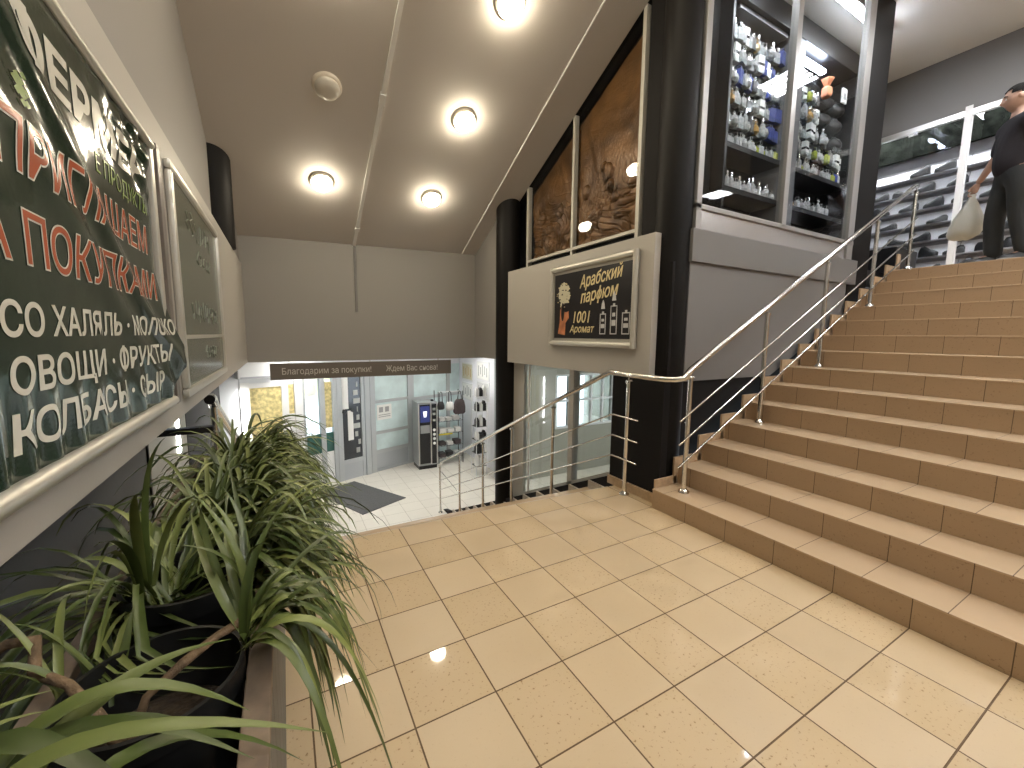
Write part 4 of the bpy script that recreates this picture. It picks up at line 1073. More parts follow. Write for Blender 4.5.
# street outside
b = MB(); b.box(-14, 24, 8.0, 40, Z_LOW - 0.45, Z_LOW - 0.25)
struct(b.build('street', 'street'), 'pale pavement outside the entrance', 'street')
def house(name, x0, x1, y, h, mi, label):
    t = thing(name, label, 'house', ((x0 + x1) / 2, y, Z_LOW - 0.25), 'houses across the street')
    b = MB(); b.box(x0, x1, y, y + 5, Z_LOW - 0.25, h); b.build('wall', mi, t)
    n = int((x1 - x0) / 2.2)
    for i in range(n):
        for j in range(2):
            xx = x0 + 1.1 + i * 2.2; zz = Z_LOW + 1.0 + j * 2.8
            b = MB(); b.box(xx - 0.5, xx + 0.5, y - 0.03, y + 0.02, zz, zz + 1.4); b.build('window', 'darkglass', t)
house('house', -12, 4, 24, 5.0, 'brick', 'yellow house seen through the entrance glass')
house('house', 5, 20, 26, 6.0, 'housewhite', 'pale house seen through the barred window')

# header sign
sgn = thing('hanging_sign', 'long grey brown sign under the far wall with a thank-you line', 'sign', (0.74, 3.66, 0.80))
SX0, SX1, SZ0, SZ1, SY = -0.525, 2.01, 0.815, 1.035, 3.62
b = MB(); b.box(SX0, SX1, SY, SY + 0.03, SZ0, SZ1); b.build('board', 'signbrown', sgn, bevel=0.003)
text('Благодарим за покупки!', 0.088, 1.15, (-0.385, SY - 0.0005, 0.885), (1, 0, 0), UD, 'signtext', sgn, name='lettering')
text('Ждем Вас снова!', 0.088, 0.80, (0.98, SY - 0.0005, 0.885), (1, 0, 0), UD, 'signtext', sgn, name='lettering')
b = MB()
for x in (-0.3, 0.75, 1.8): b.box(x - 0.01, x + 0.01, SY + 0.005, SY + 0.025, SZ1 - 0.002, 1.075)
b.build('hanger', 'alu', sgn)

# mat
A, B_, C_, D_ = Vector((0.122, 7.42, 0)), Vector((1.021, 7.80, 0)), Vector((1.881, 6.177, 0)), Vector((0.888, 5.714, 0))
b = MB(); q = [A, B_, C_, D_]
b.hexa([(p.x, p.y, Z_LOW + 0.001) for p in q], [(p.x, p.y, Z_LOW + 0.014) for p in q])
tag(b.build('door_mat', 'rubber', bevel=0.003), 'dark grey rectangular door mat lying on the entrance tiles', 'mat')

# vending machine
VX0, VX1, VY0, VY1, VZ1 = 2.68, 3.22, 7.90, 8.45, -0.36
vm = thing('vending_machine', 'grey coffee vending machine with black front and blue lit screen', 'vending machine', ((VX0 + VX1) / 2, 8.2, Z_LOW))
b = MB(); b.box(VX0, VX1, VY0, VY1, Z_LOW + 0.10, VZ1); b.build('body', 'vend', vm, bevel=0.01)
b = MB(); b.box(VX0 + 0.02, VX1 - 0.02, VY0 + 0.02, VY1, Z_LOW + 0.001, Z_LOW + 0.10); b.build('base', 'vendblack', vm)
b = MB(); b.box(VX0 + 0.045, VX0 + 0.335, VY0 - 0.012, VY0, Z_LOW + 0.16, VZ1 - 0.06); b.box(VX0 + 0.375, VX1 - 0.035, VY0 - 0.012, VY0, Z_LOW + 0.14, VZ1 - 0.06); b.build('front_panel', 'vendblack', vm)
b = MB(); b.box(VX0 + 0.06, VX0 + 0.32, VY0 - 0.016, VY0 - 0.012, -0.90, -0.46); b.build('screen', 'screen', vm)
b = MB(); b.prism([(VX0 + 0.135, -0.60), (VX0 + 0.245, -0.60), (VX0 + 0.225, -0.76), (VX0 + 0.155, -0.76)], 1, VY0 - 0.019, VY0 - 0.016); b.build('cup_symbol', 'screenw', vm)
b = MB(); b.box(VX0 + 0.06, VX0 + 0.32, VY0 - 0.016, VY0 - 0.012, -1.20, -0.98); b.build('delivery_hatch', 'vend', vm)
for z in (-0.55, -0.68, -0.85): 
    b = MB(); b.box(VX0 + 0.40, VX1 - 0.06, VY0 - 0.016, VY0 - 0.012, z - 0.04, z + 0.02); b.build('coin_slot', 'frostgrey', vm)
for z in (-1.13, -1.25, -1.37, -1.50):
    b = MB(); b.lathe([(0.04, 0), (0.04, 0.012)], (VX0 + 0.44, VY0 - 0.012, z), 14, axis=(0, -1, 0)); b.build('button', 'paper', vm)
for x in (VX0 + 0.02, VX0 + 0.355, VX1 - 0.018):
    b = MB(); b.box(x - 0.014, x + 0.014, VY0 - 0.014, VY0, Z_LOW + 0.13, VZ1 - 0.03); b.build('trim_strip', 'alu', vm)
b = MB(); b.lathe([(0.03, 0), (0.045, 0.02), (0.045, 0.035), (0.02, 0.05)], (VX1 - 0.10, VY0 + 0.15, VZ1), 14)
tag(b.build('black_cap_lid', 'capk'), 'small black lid lying on top of the vending machine', 'lid')

# wire rack with bags and boxes
RX0, RX1, RY = 3.30, 4.02, 8.05
rk = thing('wire_rack', 'black wire shop rack beside the vending machine', 'rack', ((RX0 + RX1) / 2, RY, Z_LOW))
for x in (RX0, RX1):
    for y in (RY, RY + 0.35):
        b = MB(); b.tube([(x, y, Z_LOW), (x, y, -0.12)], 0.012, 8); b.build('post', 'wire', rk)
RS = [-2.0, -1.66, -1.30, -0.96]
for z in RS:
    b = MB()
    for k in range(9): b.tube([(RX0 + (RX1 - RX0) * k / 8, RY, z), (RX0 + (RX1 - RX0) * k / 8, RY + 0.35, z)], 0.004, 5)
    for y in (RY, RY + 0.175, RY + 0.35): b.tube([(RX0, y, z - 0.006), (RX1, y, z - 0.006)], 0.006, 5)
    b.build('wire_shelf', 'wire', rk)
b = MB(); b.tube([(RX0, RY, -0.13), (RX1, RY, -0.13)], 0.012, 8); b.build('top_bar', 'wirew', rk)
b = MB(); b.box(RX0, RX0 + 0.4, RY - 0.012, RY - 0.006, -1.345, -1.305); b.build('price_strip', 'yellow', rk)
def handbag(x, y, zt, w_, h_, mi, lab, loop=0.17):
    t = thing('handbag', lab, 'bag', (x, y, zt - loop - h_), 'bags hanging on the wire rack')
    b = MB(); n = 10; vs = []; fs = []
    prof = [(0.0, 0.75), (0.12, 1.0), (0.5, 0.98), (0.85, 0.8), (1.0, 0.55)]
    z0 = zt - loop - h_
    for (u, s) in prof:
        for i in range(16):
            th = 2 * PI * i / 16; vs.append((x + w_ / 2 * s * math.copysign(abs(math.cos(th)) ** 0.7, math.cos(th)), y + 0.07 * s * math.copysign(abs(math.sin(th)) ** 0.8, math.sin(th)), z0 + h_ * u))
    for j in range(4):
        for i in range(16): fs.append((j * 16 + i, j * 16 + (i + 1) % 16, (j + 1) * 16 + (i + 1) % 16, (j + 1) * 16 + i))
    fs += [tuple(range(16))[::-1], tuple(range(64, 80))]
    b.add(vs, fs); b.build('body', mi, t, smooth=True)
    b = MB(); b.tube([(x - w_ * .2, y - 0.02, z0 + h_ * 0.95), (x - 0.03, y - 0.01, zt - 0.02), (x, y, zt + 0.012), (x + 0.03, y - 0.01, zt - 0.02), (x + w_ * .2, y - 0.02, z0 + h_ * 0.95)], 0.011, 7); b.build('strap', 'bagblack', t)
handbag(3.36, RY - 0.03, -0.13, 0.20, 0.22, 'bagblack', 'small black handbag hanging beside the vending machine', 0.26)
handbag(3.62, RY - 0.03, -0.13, 0.24, 0.24, 'carton', 'white handbag with long black straps hanging on the rack', 0.28)
handbag(3.90, RY - 0.05, -0.13, 0.36, 0.42, 'bagbrown', 'large dark tote bag hanging at the end of the rack', 0.22)
rnd = random.Random(11); bi = 0
for zi, z in enumerate(RS):
    x = RX0 + 0.04
    for k in range(3):
        wd = rnd.uniform(0.15, 0.2); hh = rnd.uniform(0.08, 0.15)
        b = MB(); b.box(x, x + wd, RY + 0.02, RY + 0.26, z + 0.005, z + 0.005 + hh)
        mi = 'carton' if zi >= 2 else rnd.choice(['bagblack', 'bagbrown', 'carton'])
        tag(b.build('carton_box', [mi], bevel=0.004), ['dark', 'dark', 'white', 'white'][zi] + ' box or shoe carton on the %s wire shelf of the bag rack, %s along' % (['bottom', 'second', 'third', 'top'][zi], ['first', 'second', 'third'][k]), 'box', 'boxes on the bag rack')
        x += wd + 0.05
# white goods stand at the shop corner
wx0, wx1, wy = 3.86, 4.16, 6.75
gs = thing('goods_stand', 'white wire goods stand just beyond the far round column', 'stand', ((wx0 + wx1) / 2, wy, Z_LOW))
for x in (wx0, wx1):
    for y in (wy, wy + 0.3):
        b = MB(); b.tube([(x, y, Z_LOW), (x, y, 0.1)], 0.012, 8); b.build('post', 'wirew', gs)
GS = [-1.95, -1.6, -1.25, -0.9, -0.5, -0.12]
for z in GS:
    b = MB(); b.box(wx0, wx1, wy, wy + 0.3, z - 0.012, z); b.build('shelf', 'wire' if z < -0.5 else 'wirew', gs)
for zi, z in enumerate(GS):
    for k in range(3):
        x = wx0 + 0.012 + k * 0.097; hh = rnd.uniform(0.18, 0.31); pick = rnd.random()
        b = MB(); cx = x + 0.04
        b.box(x, x + 0.08, wy + 0.02, wy + 0.16, z + 0.001, z + hh * 0.75)
        b.prism([(x, z + hh * 0.75), (x + 0.08, z + hh * 0.75), (cx + 0.012, z + hh), (cx - 0.012, z + hh)], 1, wy + 0.04, wy + 0.14)
        tag(b.build('goods_packet', 'carton' if pick < 0.7 else 'bagblack', bevel=0.003), 'white or black packet on the %s shelf of the white goods stand, %s of three' % (['bottom', 'second', 'third', 'fourth', 'fifth', 'top'][zi], ['first', 'second', 'last'][k]), 'packet', 'packets on the goods stand')
struct(MB().box(4.22, 4.34, 6.35, 6.47, Z_LOW, 1.12).build('column_slim', 'greyframe'), 'slim grey post next to the far round column', 'post')
struct(MB().box(4.45, 4.6, 5.95, 9.6, Z_LOW, 1.12).build('wall_lower_shop', 'shelfwhite'), 'white shop wall with posters in the entrance hall', 'wall')
for i, (y, z, mi) in enumerate(((8.7, 0.35, 'petal'), (8.7, -0.25, 'paper'), (7.6, 0.45, 'paper'), (7.6, -0.1, 'silverprint'))):
    t = thing('wall_poster', ['framed fashion poster high on the white shop wall', 'pale poster under the fashion poster', 'white poster on the shop wall nearest the column', 'grey poster lowest on the shop wall nearest the column'][i], 'poster', (4.44, y, z))
    b = MB(); b.box(4.43, 4.449, y - 0.4, y + 0.4, z - 0.26, z + 0.26); b.build('board', 'winbar', t)
    b = MB(); b.box(4.426, 4.43, y - 0.36, y + 0.36, z - 0.22, z + 0.22); b.build('print', mi, t)
    b = MB()
    for k in range(5): b.box(4.424, 4.426, y - 0.3 + k * 0.13, y - 0.24 + k * 0.13, z - 0.15 + 0.05 * (k % 2), z + 0.1 + 0.04 * (k % 3))
    b.build('picture', 'goldd' if i == 0 else 'paperprint', t)
# lower hall lamps
for i, (x, y) in enumerate(((0.2, 5.4), (2.2, 6.2), (3.6, 7.4), (5.6, 2.0), (7.0, 4.2), (0.0, 7.0))):
    grid_lamp(x, y, 'square fitting on the entrance hall ceiling, hidden above the far wall ' + ('first', 'second', 'third', 'fourth', 'fifth', 'sixth')[i], 1.12, 'lowlit', 0.28)

def fill_strip(x0, x1, y0, y1, z, label, mi='gridlit'):
    t = thing('fill_strip_light', label, 'lamp', ((x0 + x1) / 2, (y0 + y1) / 2, z), 'added fill lights of the shops')
    b = MB(); b.box(x0, x1, y0, y1, z - 0.05, z); b.build('housing', 'white', t)
    b = MB(); b.box(x0 + 0.015, x1 - 0.015, y0 + 0.015, y1 - 0.015, z - 0.065, z - 0.05); b.build('tube', mi, t)
fill_strip(3.0, 4.6, -0.10, 0.02, CEIL, 'added long ceiling light of the perfume shop just inside the window')  # this and the next are added to light the bottles from the front
fill_strip(5.2, 6.4, -0.10, 0.02, CEIL, 'second added ceiling light of the perfume shop just inside the window')
fill_strip(8.05, 8.20, -2.6, -0.8, 5.0, 'added ceiling light over the near half of the shoe display')  # this and the next are hidden lights added to brighten the shoe shelves
fill_strip(8.05, 8.20, -0.4, 1.6, 5.0, 'added ceiling light over the far half of the shoe display')
fill_strip(4.3, 4.45, 3.6, 5.2, 1.12, 'added ceiling light of the room behind the side glass', 'lowlit')  # added to brighten the room seen through the side glass

# glowing slab put in for the narrow slit window by the lower stairs
b = MB(); b.box(-1.50, -1.485, 3.36, 3.46, 0.02, 0.42)
tag(b.build('glowing_window_slit', 'lowlit'), 'narrow upright slit window shown as a glowing slab under the banner', 'lamp')

# ================================================================== SHOE SHOP
XG = 7.8
pt = thing('window_5', 'glass partition of the shoe shop with white posts', 'window', (XG, -1.0, Z_TOP), None, 'structure')
b = MB(); b.box(XG - 0.03, XG + 0.03, -3.0, 2.5, 4.40, 4.47); b.build('top_rail', 'alu', pt)
for y in (-0.50, -1.9, 0.9):
    b = MB(); b.box(XG - 0.035, XG + 0.035, y - 0.035, y + 0.035, Z_TOP, 4.47 if y != -0.5 else 4.52); b.build('post', 'white', pt)
for y0, y1 in ((-3.0, -1.94), (-1.86, -0.54), (-0.46, 0.86), (0.94, 2.5)):
    b = MB(); b.box(XG - 0.004, XG + 0.004, y0, y1, Z_TOP, 4.40); b.build('glass_pane', 'partglass', pt)
b = MB()
for y in (-0.95, 0.05, -1.5): b.box(XG - 0.03, XG - 0.01, y - 0.05, y + 0.05, 4.36, 4.40); 
b.build('clamp', 'chrome', pt)
b = MB(); b.box(XG - 0.02, XG + 0.06, -3.0, 2.5, 4.47, CEIL)
struct(b.build('wall_above_partition', 'wall3'), 'grey wall above the shoe shop partition', 'wall')
XH = 8.5
sh = thing('shoe_display', 'white slanted shoe display wall behind the glass partition', 'display', (XH, -0.6, Z_TOP))
b = MB(); b.box(XH + 0.06, XH + 0.12, -2.8, 2.5, Z_TOP, 4.75); b.build('back_board', 'shelfgrey', sh)
b = MB(); b.box(XH - 0.06, XH + 0.0, -2.8, 2.5, 4.27, 4.72); b.build('fascia', 'garland', sh)
rows = [2.45, 2.70, 2.95, 3.20, 3.44, 3.69, 3.94]
for z in rows:
    b = MB()
    b.prism([(XH - 0.03, z), (XH + 0.045, z + 0.185), (XH + 0.06, z + 0.185), (XH + 0.06, z)], 1, -2.8, 2.5)
    b.build('slanted_panel', 'shelfwhite', sh)
    b = MB(); b.box(XH - 0.10, XH + 0.06, -2.8, 2.5, z - 0.012, z); b.build('shelf_edge', 'shelfgrey', sh)
b = MB()
for z in rows:
    for y in [-2.6 + 0.55 * k for k in range(10)]: b.prism([(XH - 0.036, z + 0.001), (XH + 0.039, z + 0.183), (XH + 0.044, z + 0.183), (XH - 0.031, z + 0.001)], 1, y, y + 0.010)
b.build('divider', 'shelfgrey', sh)
def shoe(L=0.27):
    b = MB(); n = 10
    sec = [(0.0, .030, .065), (0.08, .036, .085), (0.25, .036, .088), (0.42, .036, .070), (0.6, .042, .050), (0.78, .046, .040), (0.92, .036, .030), (1.0, .014, .020)]
    vs, fs = [], []
    for (u, wd, hh) in sec:
        for i in range(n):
            th = PI * i / (n - 1); vs.append((L * u - L / 2, wd * math.cos(th), 0.014 + hh * math.sin(th) ** 0.7 if 0 < i < n - 1 else 0.014))
    for j in range(len(sec) - 1):
        for i in range(n - 1): fs.append((j * n + i, j * n + i + 1, (j + 1) * n + i + 1, (j + 1) * n + i))
        fs.append((j * n + n - 1, j * n, (j + 1) * n, (j + 1) * n + n - 1))
    fs += [tuple(range(n))[::-1], tuple(range((len(sec) - 1) * n, len(sec) * n))]
    b.add(vs, fs, 0)
    out = [(L * u - L / 2, wd * 1.08) for u, wd, _ in sec]
    b.prism([(x, w_) for x, w_ in out] + [(x, -w_) for x, w_ in reversed(out)], 2, 0.0, 0.016, 1)
    return b
sp = None; si = 0
RN = ['lowest', 'second', 'third', 'fourth', 'fifth', 'sixth', 'top']
for ri, z in enumerate(rows):
    for k in range(7):
        y = -1.35 + 0.30 * k + 0.09 * (ri % 3) + rnd.uniform(-0.03, 0.03)
        if rnd.random() < 0.12: continue
        lab = 'dark shoe on the %s row of the shoe display, %s along the row' % (RN[ri], ['first', 'second', 'third', 'fourth', 'fifth', 'sixth', 'seventh'][k])
        loc = (XH - 0.065, y, z + 0.001); rot = rnd.choice((PI / 2, PI / 2, -PI / 2)) + rnd.uniform(-0.35, 0.35)
        if sp is None:
            sp = shoe().build('shoe', ['shoeb', 'shoeb'], at=(0, 0, 0), smooth=True); tag(sp, lab, 'shoe', 'shoes on the display wall'); o = sp
        else: o = dup(sp, loc, 0, lab, 'shoes on the display wall')
        o.location = loc; o.rotation_euler = (0, 0, rot); o.scale = (0.85, 1.0, rnd.uniform(1.0, 1.7))
b = MB(); b.box(6.62, 7.3, -0.30, 0.30, Z_TOP, 2.62)
tag(b.build('storage_box', 'cabblack', bevel=0.01), 'low black box on the floor behind the end of the handrail', 'box')

# ================================================================== PLANTER
XL0, XL1, YP0, YP1, ZR = -0.80, -0.415, -2.58, 0.16, 0.74
tr = thing('planter_trough', 'long grey plant trough with a worn wooden rim along the banner wall', 'planter', ((XL0 + XL1) / 2, -1.2, 0))
b = MB(); n = 18
for k in range(n):
    y0 = YP0 + (YP1 - YP0) * k / n; y1 = YP0 + (YP1 - YP0) * (k + 1) / n
    b.box(XL1 - 0.022, XL1, y0 + 0.003, y1 - 0.003, 0.0, ZR - 0.02)
b.build('side_board', 'trough', tr, bevel=0.002)
b = MB(); b.box(XL0, XL0 + 0.02, YP0, YP1, 0, ZR - 0.02); b.box(XL0, XL1 - 0.022, YP0, YP0 + 0.02, 0, ZR - 0.02); b.box(XL0, XL1 - 0.022, YP1 - 0.02, YP1, 0, ZR - 0.02); b.box(XL0 + 0.02, XL1 - 0.022, YP0 + 0.02, YP1 - 0.02, 0.42, 0.45)
b.build('carcass', 'trough', tr)
b = MB(); b.box(XL1 - 0.04, XL1 + 0.006, YP0, YP1, ZR - 0.02, ZR + 0.005); b.box(XL0 - 0.004, XL0 + 0.035, YP0, YP1, ZR - 0.02, ZR + 0.005)
b.build('rim', 'troughrim', tr, bevel=0.003)

def leaf(b, p, az, el, L, wd, droop, rnd, twist=0.0, seg=9):
    p = Vector(p); d = Vector((math.cos(az) * math.cos(el), math.sin(az) * math.cos(el), math.sin(el))); side = Vector((-math.sin(az), math.cos(az), 0))
    vs, fs = [], []; st = L / seg
    for i in range(seg + 1):
        t = i / seg
        ww = wd * (0.55 + 0.45 * min(1, t * 4)) * (1 - max(0, (t - 0.45) / 0.55) ** 1.8) + 0.0006
        s = (side * math.cos(twist * t) + d.cross(side).normalized() * math.sin(twist * t)).normalized()
        nrm_ = s.cross(d).normalized()
        if nrm_.z < 0: nrm_ = -nrm_
        vs += [p - s * ww / 2 + nrm_ * ww * 0.16, p - nrm_ * ww * 0.02, p + s * ww / 2 + nrm_ * ww * 0.16]
        d = (d + Vector((0, 0, -1)) * droop * st * (0.4 + 1.7 * t) + side * rnd.uniform(-0.05, 0.05)).normalized()
        p = p + d * st
        if p.x < -0.735 and p.z > 1.02: p.x = -0.735; d.x = max(0.02, d.x)
        if p.x < -1.10: p.x = -1.10; d.x = max(0.02, d.x)
        if p.x < XL1 + 0.05 and p.x > XL0 and p.z < ZR + 0.03 and i > 2: p.x += st * 0.7; p.z = max(p.z, ZR + 0.02)
        if p.z < 0.03: p.z = 0.03
    for i in range(seg):
        a = i * 3; fs += [(a, a + 1, a + 4, a + 3), (a + 1, a + 2, a + 5, a + 4)]
    b.add(vs, fs)
def plant(cx, cy, label, n, Lr, seed, clumps, wd=(0.010, 0.019), pot_r=0.155, roots=0, el=(0.35, 1.45), dr=(2.2, 4.6), group='strap-leaved plants in the trough', extra=(), stems=()):
    rnd = random.Random(seed); zt = 0.78
    t = thing('potted_plant', label, 'plant', (cx, cy, 0.45), group)
    b = MB(); b.lathe([(pot_r * 0.78, 0.451), (pot_r * 0.98, zt - 0.05), (pot_r * 1.02, zt - 0.05), (pot_r * 1.03, zt), (pot_r * 0.97, zt), (pot_r * 0.92, zt - 0.10), (pot_r * 0.85, zt - 0.135)], (cx, cy, 0), 36, cap=False)
    b.lathe([(pot_r * 0.78, 0.451), (pot_r * 0.78, 0.47)], (cx, cy, 0), 36)
    b.build('pot', 'plastic_black', t, smooth=True)
    b = MB(); b.lathe([(pot_r * 0.90, zt - 0.13), (pot_r * 0.6, zt - 0.115), (0.01, zt - 0.11)], (cx, cy, 0), 24, cap=False); b.build('soil', 'soil', t, smooth=True)
    b = MB()
    for k in range(n):
        ox, oy, az0, spread = clumps[k % len(clumps)]
        az = az0 + rnd.uniform(-spread, spread); e_ = rnd.uniform(*el)
        L = rnd.uniform(*Lr); p = (cx + ox + rnd.uniform(-.035, .035), cy + oy + rnd.uniform(-.035, .035), zt - 0.11 + rnd.uniform(0, 0.06))
        leaf(b, p, az, e_, L, rnd.uniform(*wd), rnd.uniform(*dr), rnd, rnd.uniform(-0.8, 0.8))
    for e in extra: arch(b, *e)
    b.build('foliage', 'leaf', t, smooth=True)
    for pts in stems:
        b = MB(); b.tube(pts, [rnd.uniform(0.007, 0.011) for _ in pts], 10); b.build('stem', 'root', t, smooth=True)
    for k in range(roots):
        a = rnd.uniform(0, 6.28); pts = []; q = Vector((cx - 0.07 + 0.16 * k / max(1, roots - 1), cy + rnd.uniform(-.06, .06), zt - 0.07))
        d = Vector((math.cos(a), math.sin(a), 0.9)).normalized()
        for i in range(8):
            pts.append(q.copy()); q = q + d * 0.032; d = (d + Vector((rnd.uniform(-.5, .5), rnd.uniform(-.5, .5), -0.32))).normalized(); q.z = max(q.z, zt - 0.06)
        b = MB(); b.tube(pts, [0.009 - 0.0006 * i + rnd.uniform(-.0015, .0015) for i in range(8)], 8); b.build('root', 'root', t, smooth=True)
    return t
ALL = [(0.0, 0.0, 0, PI), (0.06, 0.03, 0.2, 1.3), (0.06, -0.04, -0.3, 1.3), (-0.03, 0.03, 0.8, 1.6), (0.02, 0, -1.2, 0.9)]
def arch(b, p0, p1, p2, wd, seg=12, lift=0.0):
    p0, p1, p2 = Vector(p0), Vector(p1), Vector(p2); vs, fs = [], []
    for i in range(seg + 1):
        t = i / seg; p = p0 * (1 - t) ** 2 + p1 * 2 * t * (1 - t) + p2 * t * t; d = ((p1 - p0) * (1 - t) + (p2 - p1) * t).normalized()
        sd = d.cross(Vector((0, 0, 1))); sd = sd.normalized() if sd.length > 1e-3 else Vector((0, 1, 0)); up = sd.cross(d).normalized()
        ww = wd * (0.6 + 0.4 * min(1, t * 4)) * (1 - max(0, (t - 0.4) / 0.6) ** 1.8) + 0.0006
        vs += [p - sd * ww / 2 + up * ww * 0.16, p - up * ww * 0.02, p + sd * ww / 2 + up * ww * 0.16]
    for i in range(seg):
        a = i * 3; fs += [(a, a + 1, a + 4, a + 3), (a + 1, a + 2, a + 5, a + 4)]
    b.add(vs, fs)
near = [((-.74, -2.04, .80), (-.66, -1.90, 1.06), (-.43, -1.95, .84), .034), ((-.70, -2.10, .80), (-.74, -1.93, 1.10), (-.49, -2.13, .88), .036), ((-.72, -2.06, .80), (-.72, -1.86, 1.00), (-.42, -2.04, .84), .030),
        ((-.70, -2.14, .80), (-.70, -2.06, 1.12), (-.33, -2.14, .93), .030), ((-.74, -2.04, .80), (-.86, -1.86, 1.00), (-.80, -1.68, .92), .030), ((-.70, -2.06, .80), (-.66, -1.92, .98), (-.47, -1.78, .86), .038), ((-.72, -2.08, .80), (-.68, -1.88, .96), (-.50, -1.90, .80), .030),
        ((-.72, -2.10, .80), (-.80, -2.0, 1.02), (-.68, -1.84, .90), .032), ((-.66, -2.10, .80), (-.58, -1.96, 1.00), (-.36, -1.94, .70), .028), ((-.74, -2.05, .80), (-.82, -1.92, .96), (-.70, -1.80, .84), .028)]
plant(-0.62, -2.20, 'potted strap-leaved plant nearest the viewer with broad leaves crossing the lower corner', 0, (0.34, 0.52), 21, [(-0.08, 0.09, 0.10, 0.30)], (0.020, 0.032), extra=near)
side = []
rq = random.Random(31)
for k in range(34):
    yy = -1.70 + rq.uniform(-0.10, 0.16); xo = rq.uniform(-0.34, -0.17); ye = yy + rq.uniform(-0.22, 0.22); ze = rq.uniform(0.38, 0.82)
    side.append(((-.455 + rq.uniform(-.015, .015), yy * 0.4 - 1.70 * 0.6, .80), ((-.44 + xo) / 2 + 0.02, (yy + ye) / 2, rq.uniform(0.92, 1.02)), (xo, ye, ze), rq.uniform(.013, .022)))
for k in range(12):
    side.append(((-.455, -1.70 + rq.uniform(-.03, .03), .80), (-.46 + rq.uniform(-.08, .05), -1.66 + rq.uniform(-.1, .1), 0.98), (-.46 + rq.uniform(-.2, .1), -1.60 + rq.uniform(-.2, .25), rq.uniform(0.95, 1.12)), rq.uniform(.012, .02)))
plant(-0.60, -1.71, 'sparse potted plant with brown roots showing over its black pot', 8, (0.20, 0.34), 5, [(-0.12, 0.06, 2.4, 0.9)], (0.010, 0.018), el=(0.3, 1.35), dr=(3.5, 7.0), pot_r=0.14, extra=side,
      stems=[[(-.90, -1.60, .82), (-.83, -1.60, .86), (-.79, -1.61, .86), (-.78, -1.65, .82), (-.72, -1.70, .81), (-.67, -1.76, .78), (-.63, -1.78, .70)], [(-.63, -1.80, .70), (-.60, -1.77, .79), (-.55, -1.75, .82), (-.50, -1.71, .83), (-.46, -1.70, .84)]])
def hang(cy, n, seed):
    rq = random.Random(seed); out = []
    for k in range(n):
        y0 = cy + rq.uniform(-.12, .12); xo = rq.uniform(-.36, -.14); ye = y0 + rq.uniform(-.25, .20)
        out.append(((-.47 + rq.uniform(-.05, .01), cy + rq.uniform(-.07, .07), .78), (-.40 + rq.uniform(-.06, .06), (y0 + ye) / 2, rq.uniform(0.94, 1.16)), (xo, ye, rq.uniform(0.42, 0.88)), rq.uniform(.010, .018)))
    return out
plant(-0.60, -1.30, 'bushy strap-leaved potted plant behind the sparse one', 200, (0.30, 0.58), 9, [(-0.10, -0.02, -2.4, 1.0), (0.10, 0.05, 0.0, 1.3), (0.11, -0.05, -0.2, 1.0), (-0.06, 0.05, 1.0, 1.4), (-0.09, 0.0, 2.6, 1.0)], el=(0.25, 1.25), dr=(3.5, 7.0), extra=[((-.70, -1.33, .78), (-.69, -1.42, 1.03), (-.64, -1.56, 1.10), .020), ((-.69, -1.33, .78), (-.69, -1.34, 1.12), (-.62, -1.38, 1.18), .018), ((-.70, -1.36, .78), (-.68, -1.46, 0.99), (-.70, -1.60, 1.02), .018), ((-.68, -1.34, .78), (-.62, -1.40, 1.05), (-.52, -1.50, 1.06), .018)] + hang(-1.30, 45, 33))
plant(-0.60, -0.92, 'bushy strap-leaved potted plant in the middle of the trough', 250, (0.32, 0.58), 13, ALL, el=(0.25, 1.25), dr=(3.2, 6.5), extra=hang(-0.92, 45, 34))
plant(-0.60, -0.54, 'bushy strap-leaved potted plant under the edge of the green board', 250, (0.32, 0.58), 17, ALL, el=(0.25, 1.25), dr=(3.2, 6.5), extra=hang(-0.54, 45, 35))
plant(-0.60, -0.16, 'farthest strap-leaved potted plant in front of the entrance doors', 240, (0.34, 0.64), 19, ALL, el=(0.3, 1.3), dr=(3.0, 6.0), extra=hang(-0.16, 45, 36))

# ================================================================== PERSON
def skin_mesh(joints, bones, radii, root, sub=2):
    me = bpy.data.meshes.new('skeleton'); me.from_pydata([tuple(j) for j in joints], bones, [])
    o = bpy.data.objects.new('skeleton', me); COL.objects.link(o)
    o.modifiers.new('skin', 'SKIN')
    sv = me.skin_vertices[0].data
    for i, r in enumerate(radii):
        sv[i].radius = r if isinstance(r, tuple) else (r, r); sv[i].use_root = (i == root)
    s = o.modifiers.new('sub', 'SUBSURF'); s.levels = sub; s.render_levels = sub
    dg = bpy.context.evaluated_depsgraph_get(); dg.update()
    out = bpy.data.meshes.new_from_object(o.evaluated_get(dg))
    vs = [v.co.copy() for v in out.vertices]; fs = [tuple(p.vertices) for p in out.polygons]
    bpy.data.objects.remove(o); bpy.data.meshes.remove(me); bpy.data.meshes.remove(out)
    return vs, fs
def remesh(vs, fs, vox, smooth=4):
    me = bpy.data.meshes.new('raw'); me.from_pydata([tuple(v) for v in vs], [], fs)
    o = bpy.data.objects.new('raw', me); COL.objects.link(o)
    r = o.modifiers.new('r', 'REMESH'); r.mode = 'VOXEL'; r.voxel_size = vox
    s = o.modifiers.new('s', 'SMOOTH'); s.iterations = smooth; s.factor = 0.5
    dg = bpy.context.evaluated_depsgraph_get(); dg.update()
    out = bpy.data.meshes.new_from_object(o.evaluated_get(dg))
    v2 = [v.co.copy() for v in out.vertices]; f2 = [tuple(p.vertices) for p in out.polygons]
    bpy.data.objects.remove(o); bpy.data.meshes.remove(me); bpy.data.meshes.remove(out)
    return v2, f2
PX, PY = 6.56, -1.235
man = thing('person', 'man in black shirt and dark trousers carrying a white bag at the stair top', 'person', (PX, PY, Z_TOP))
V = Vector
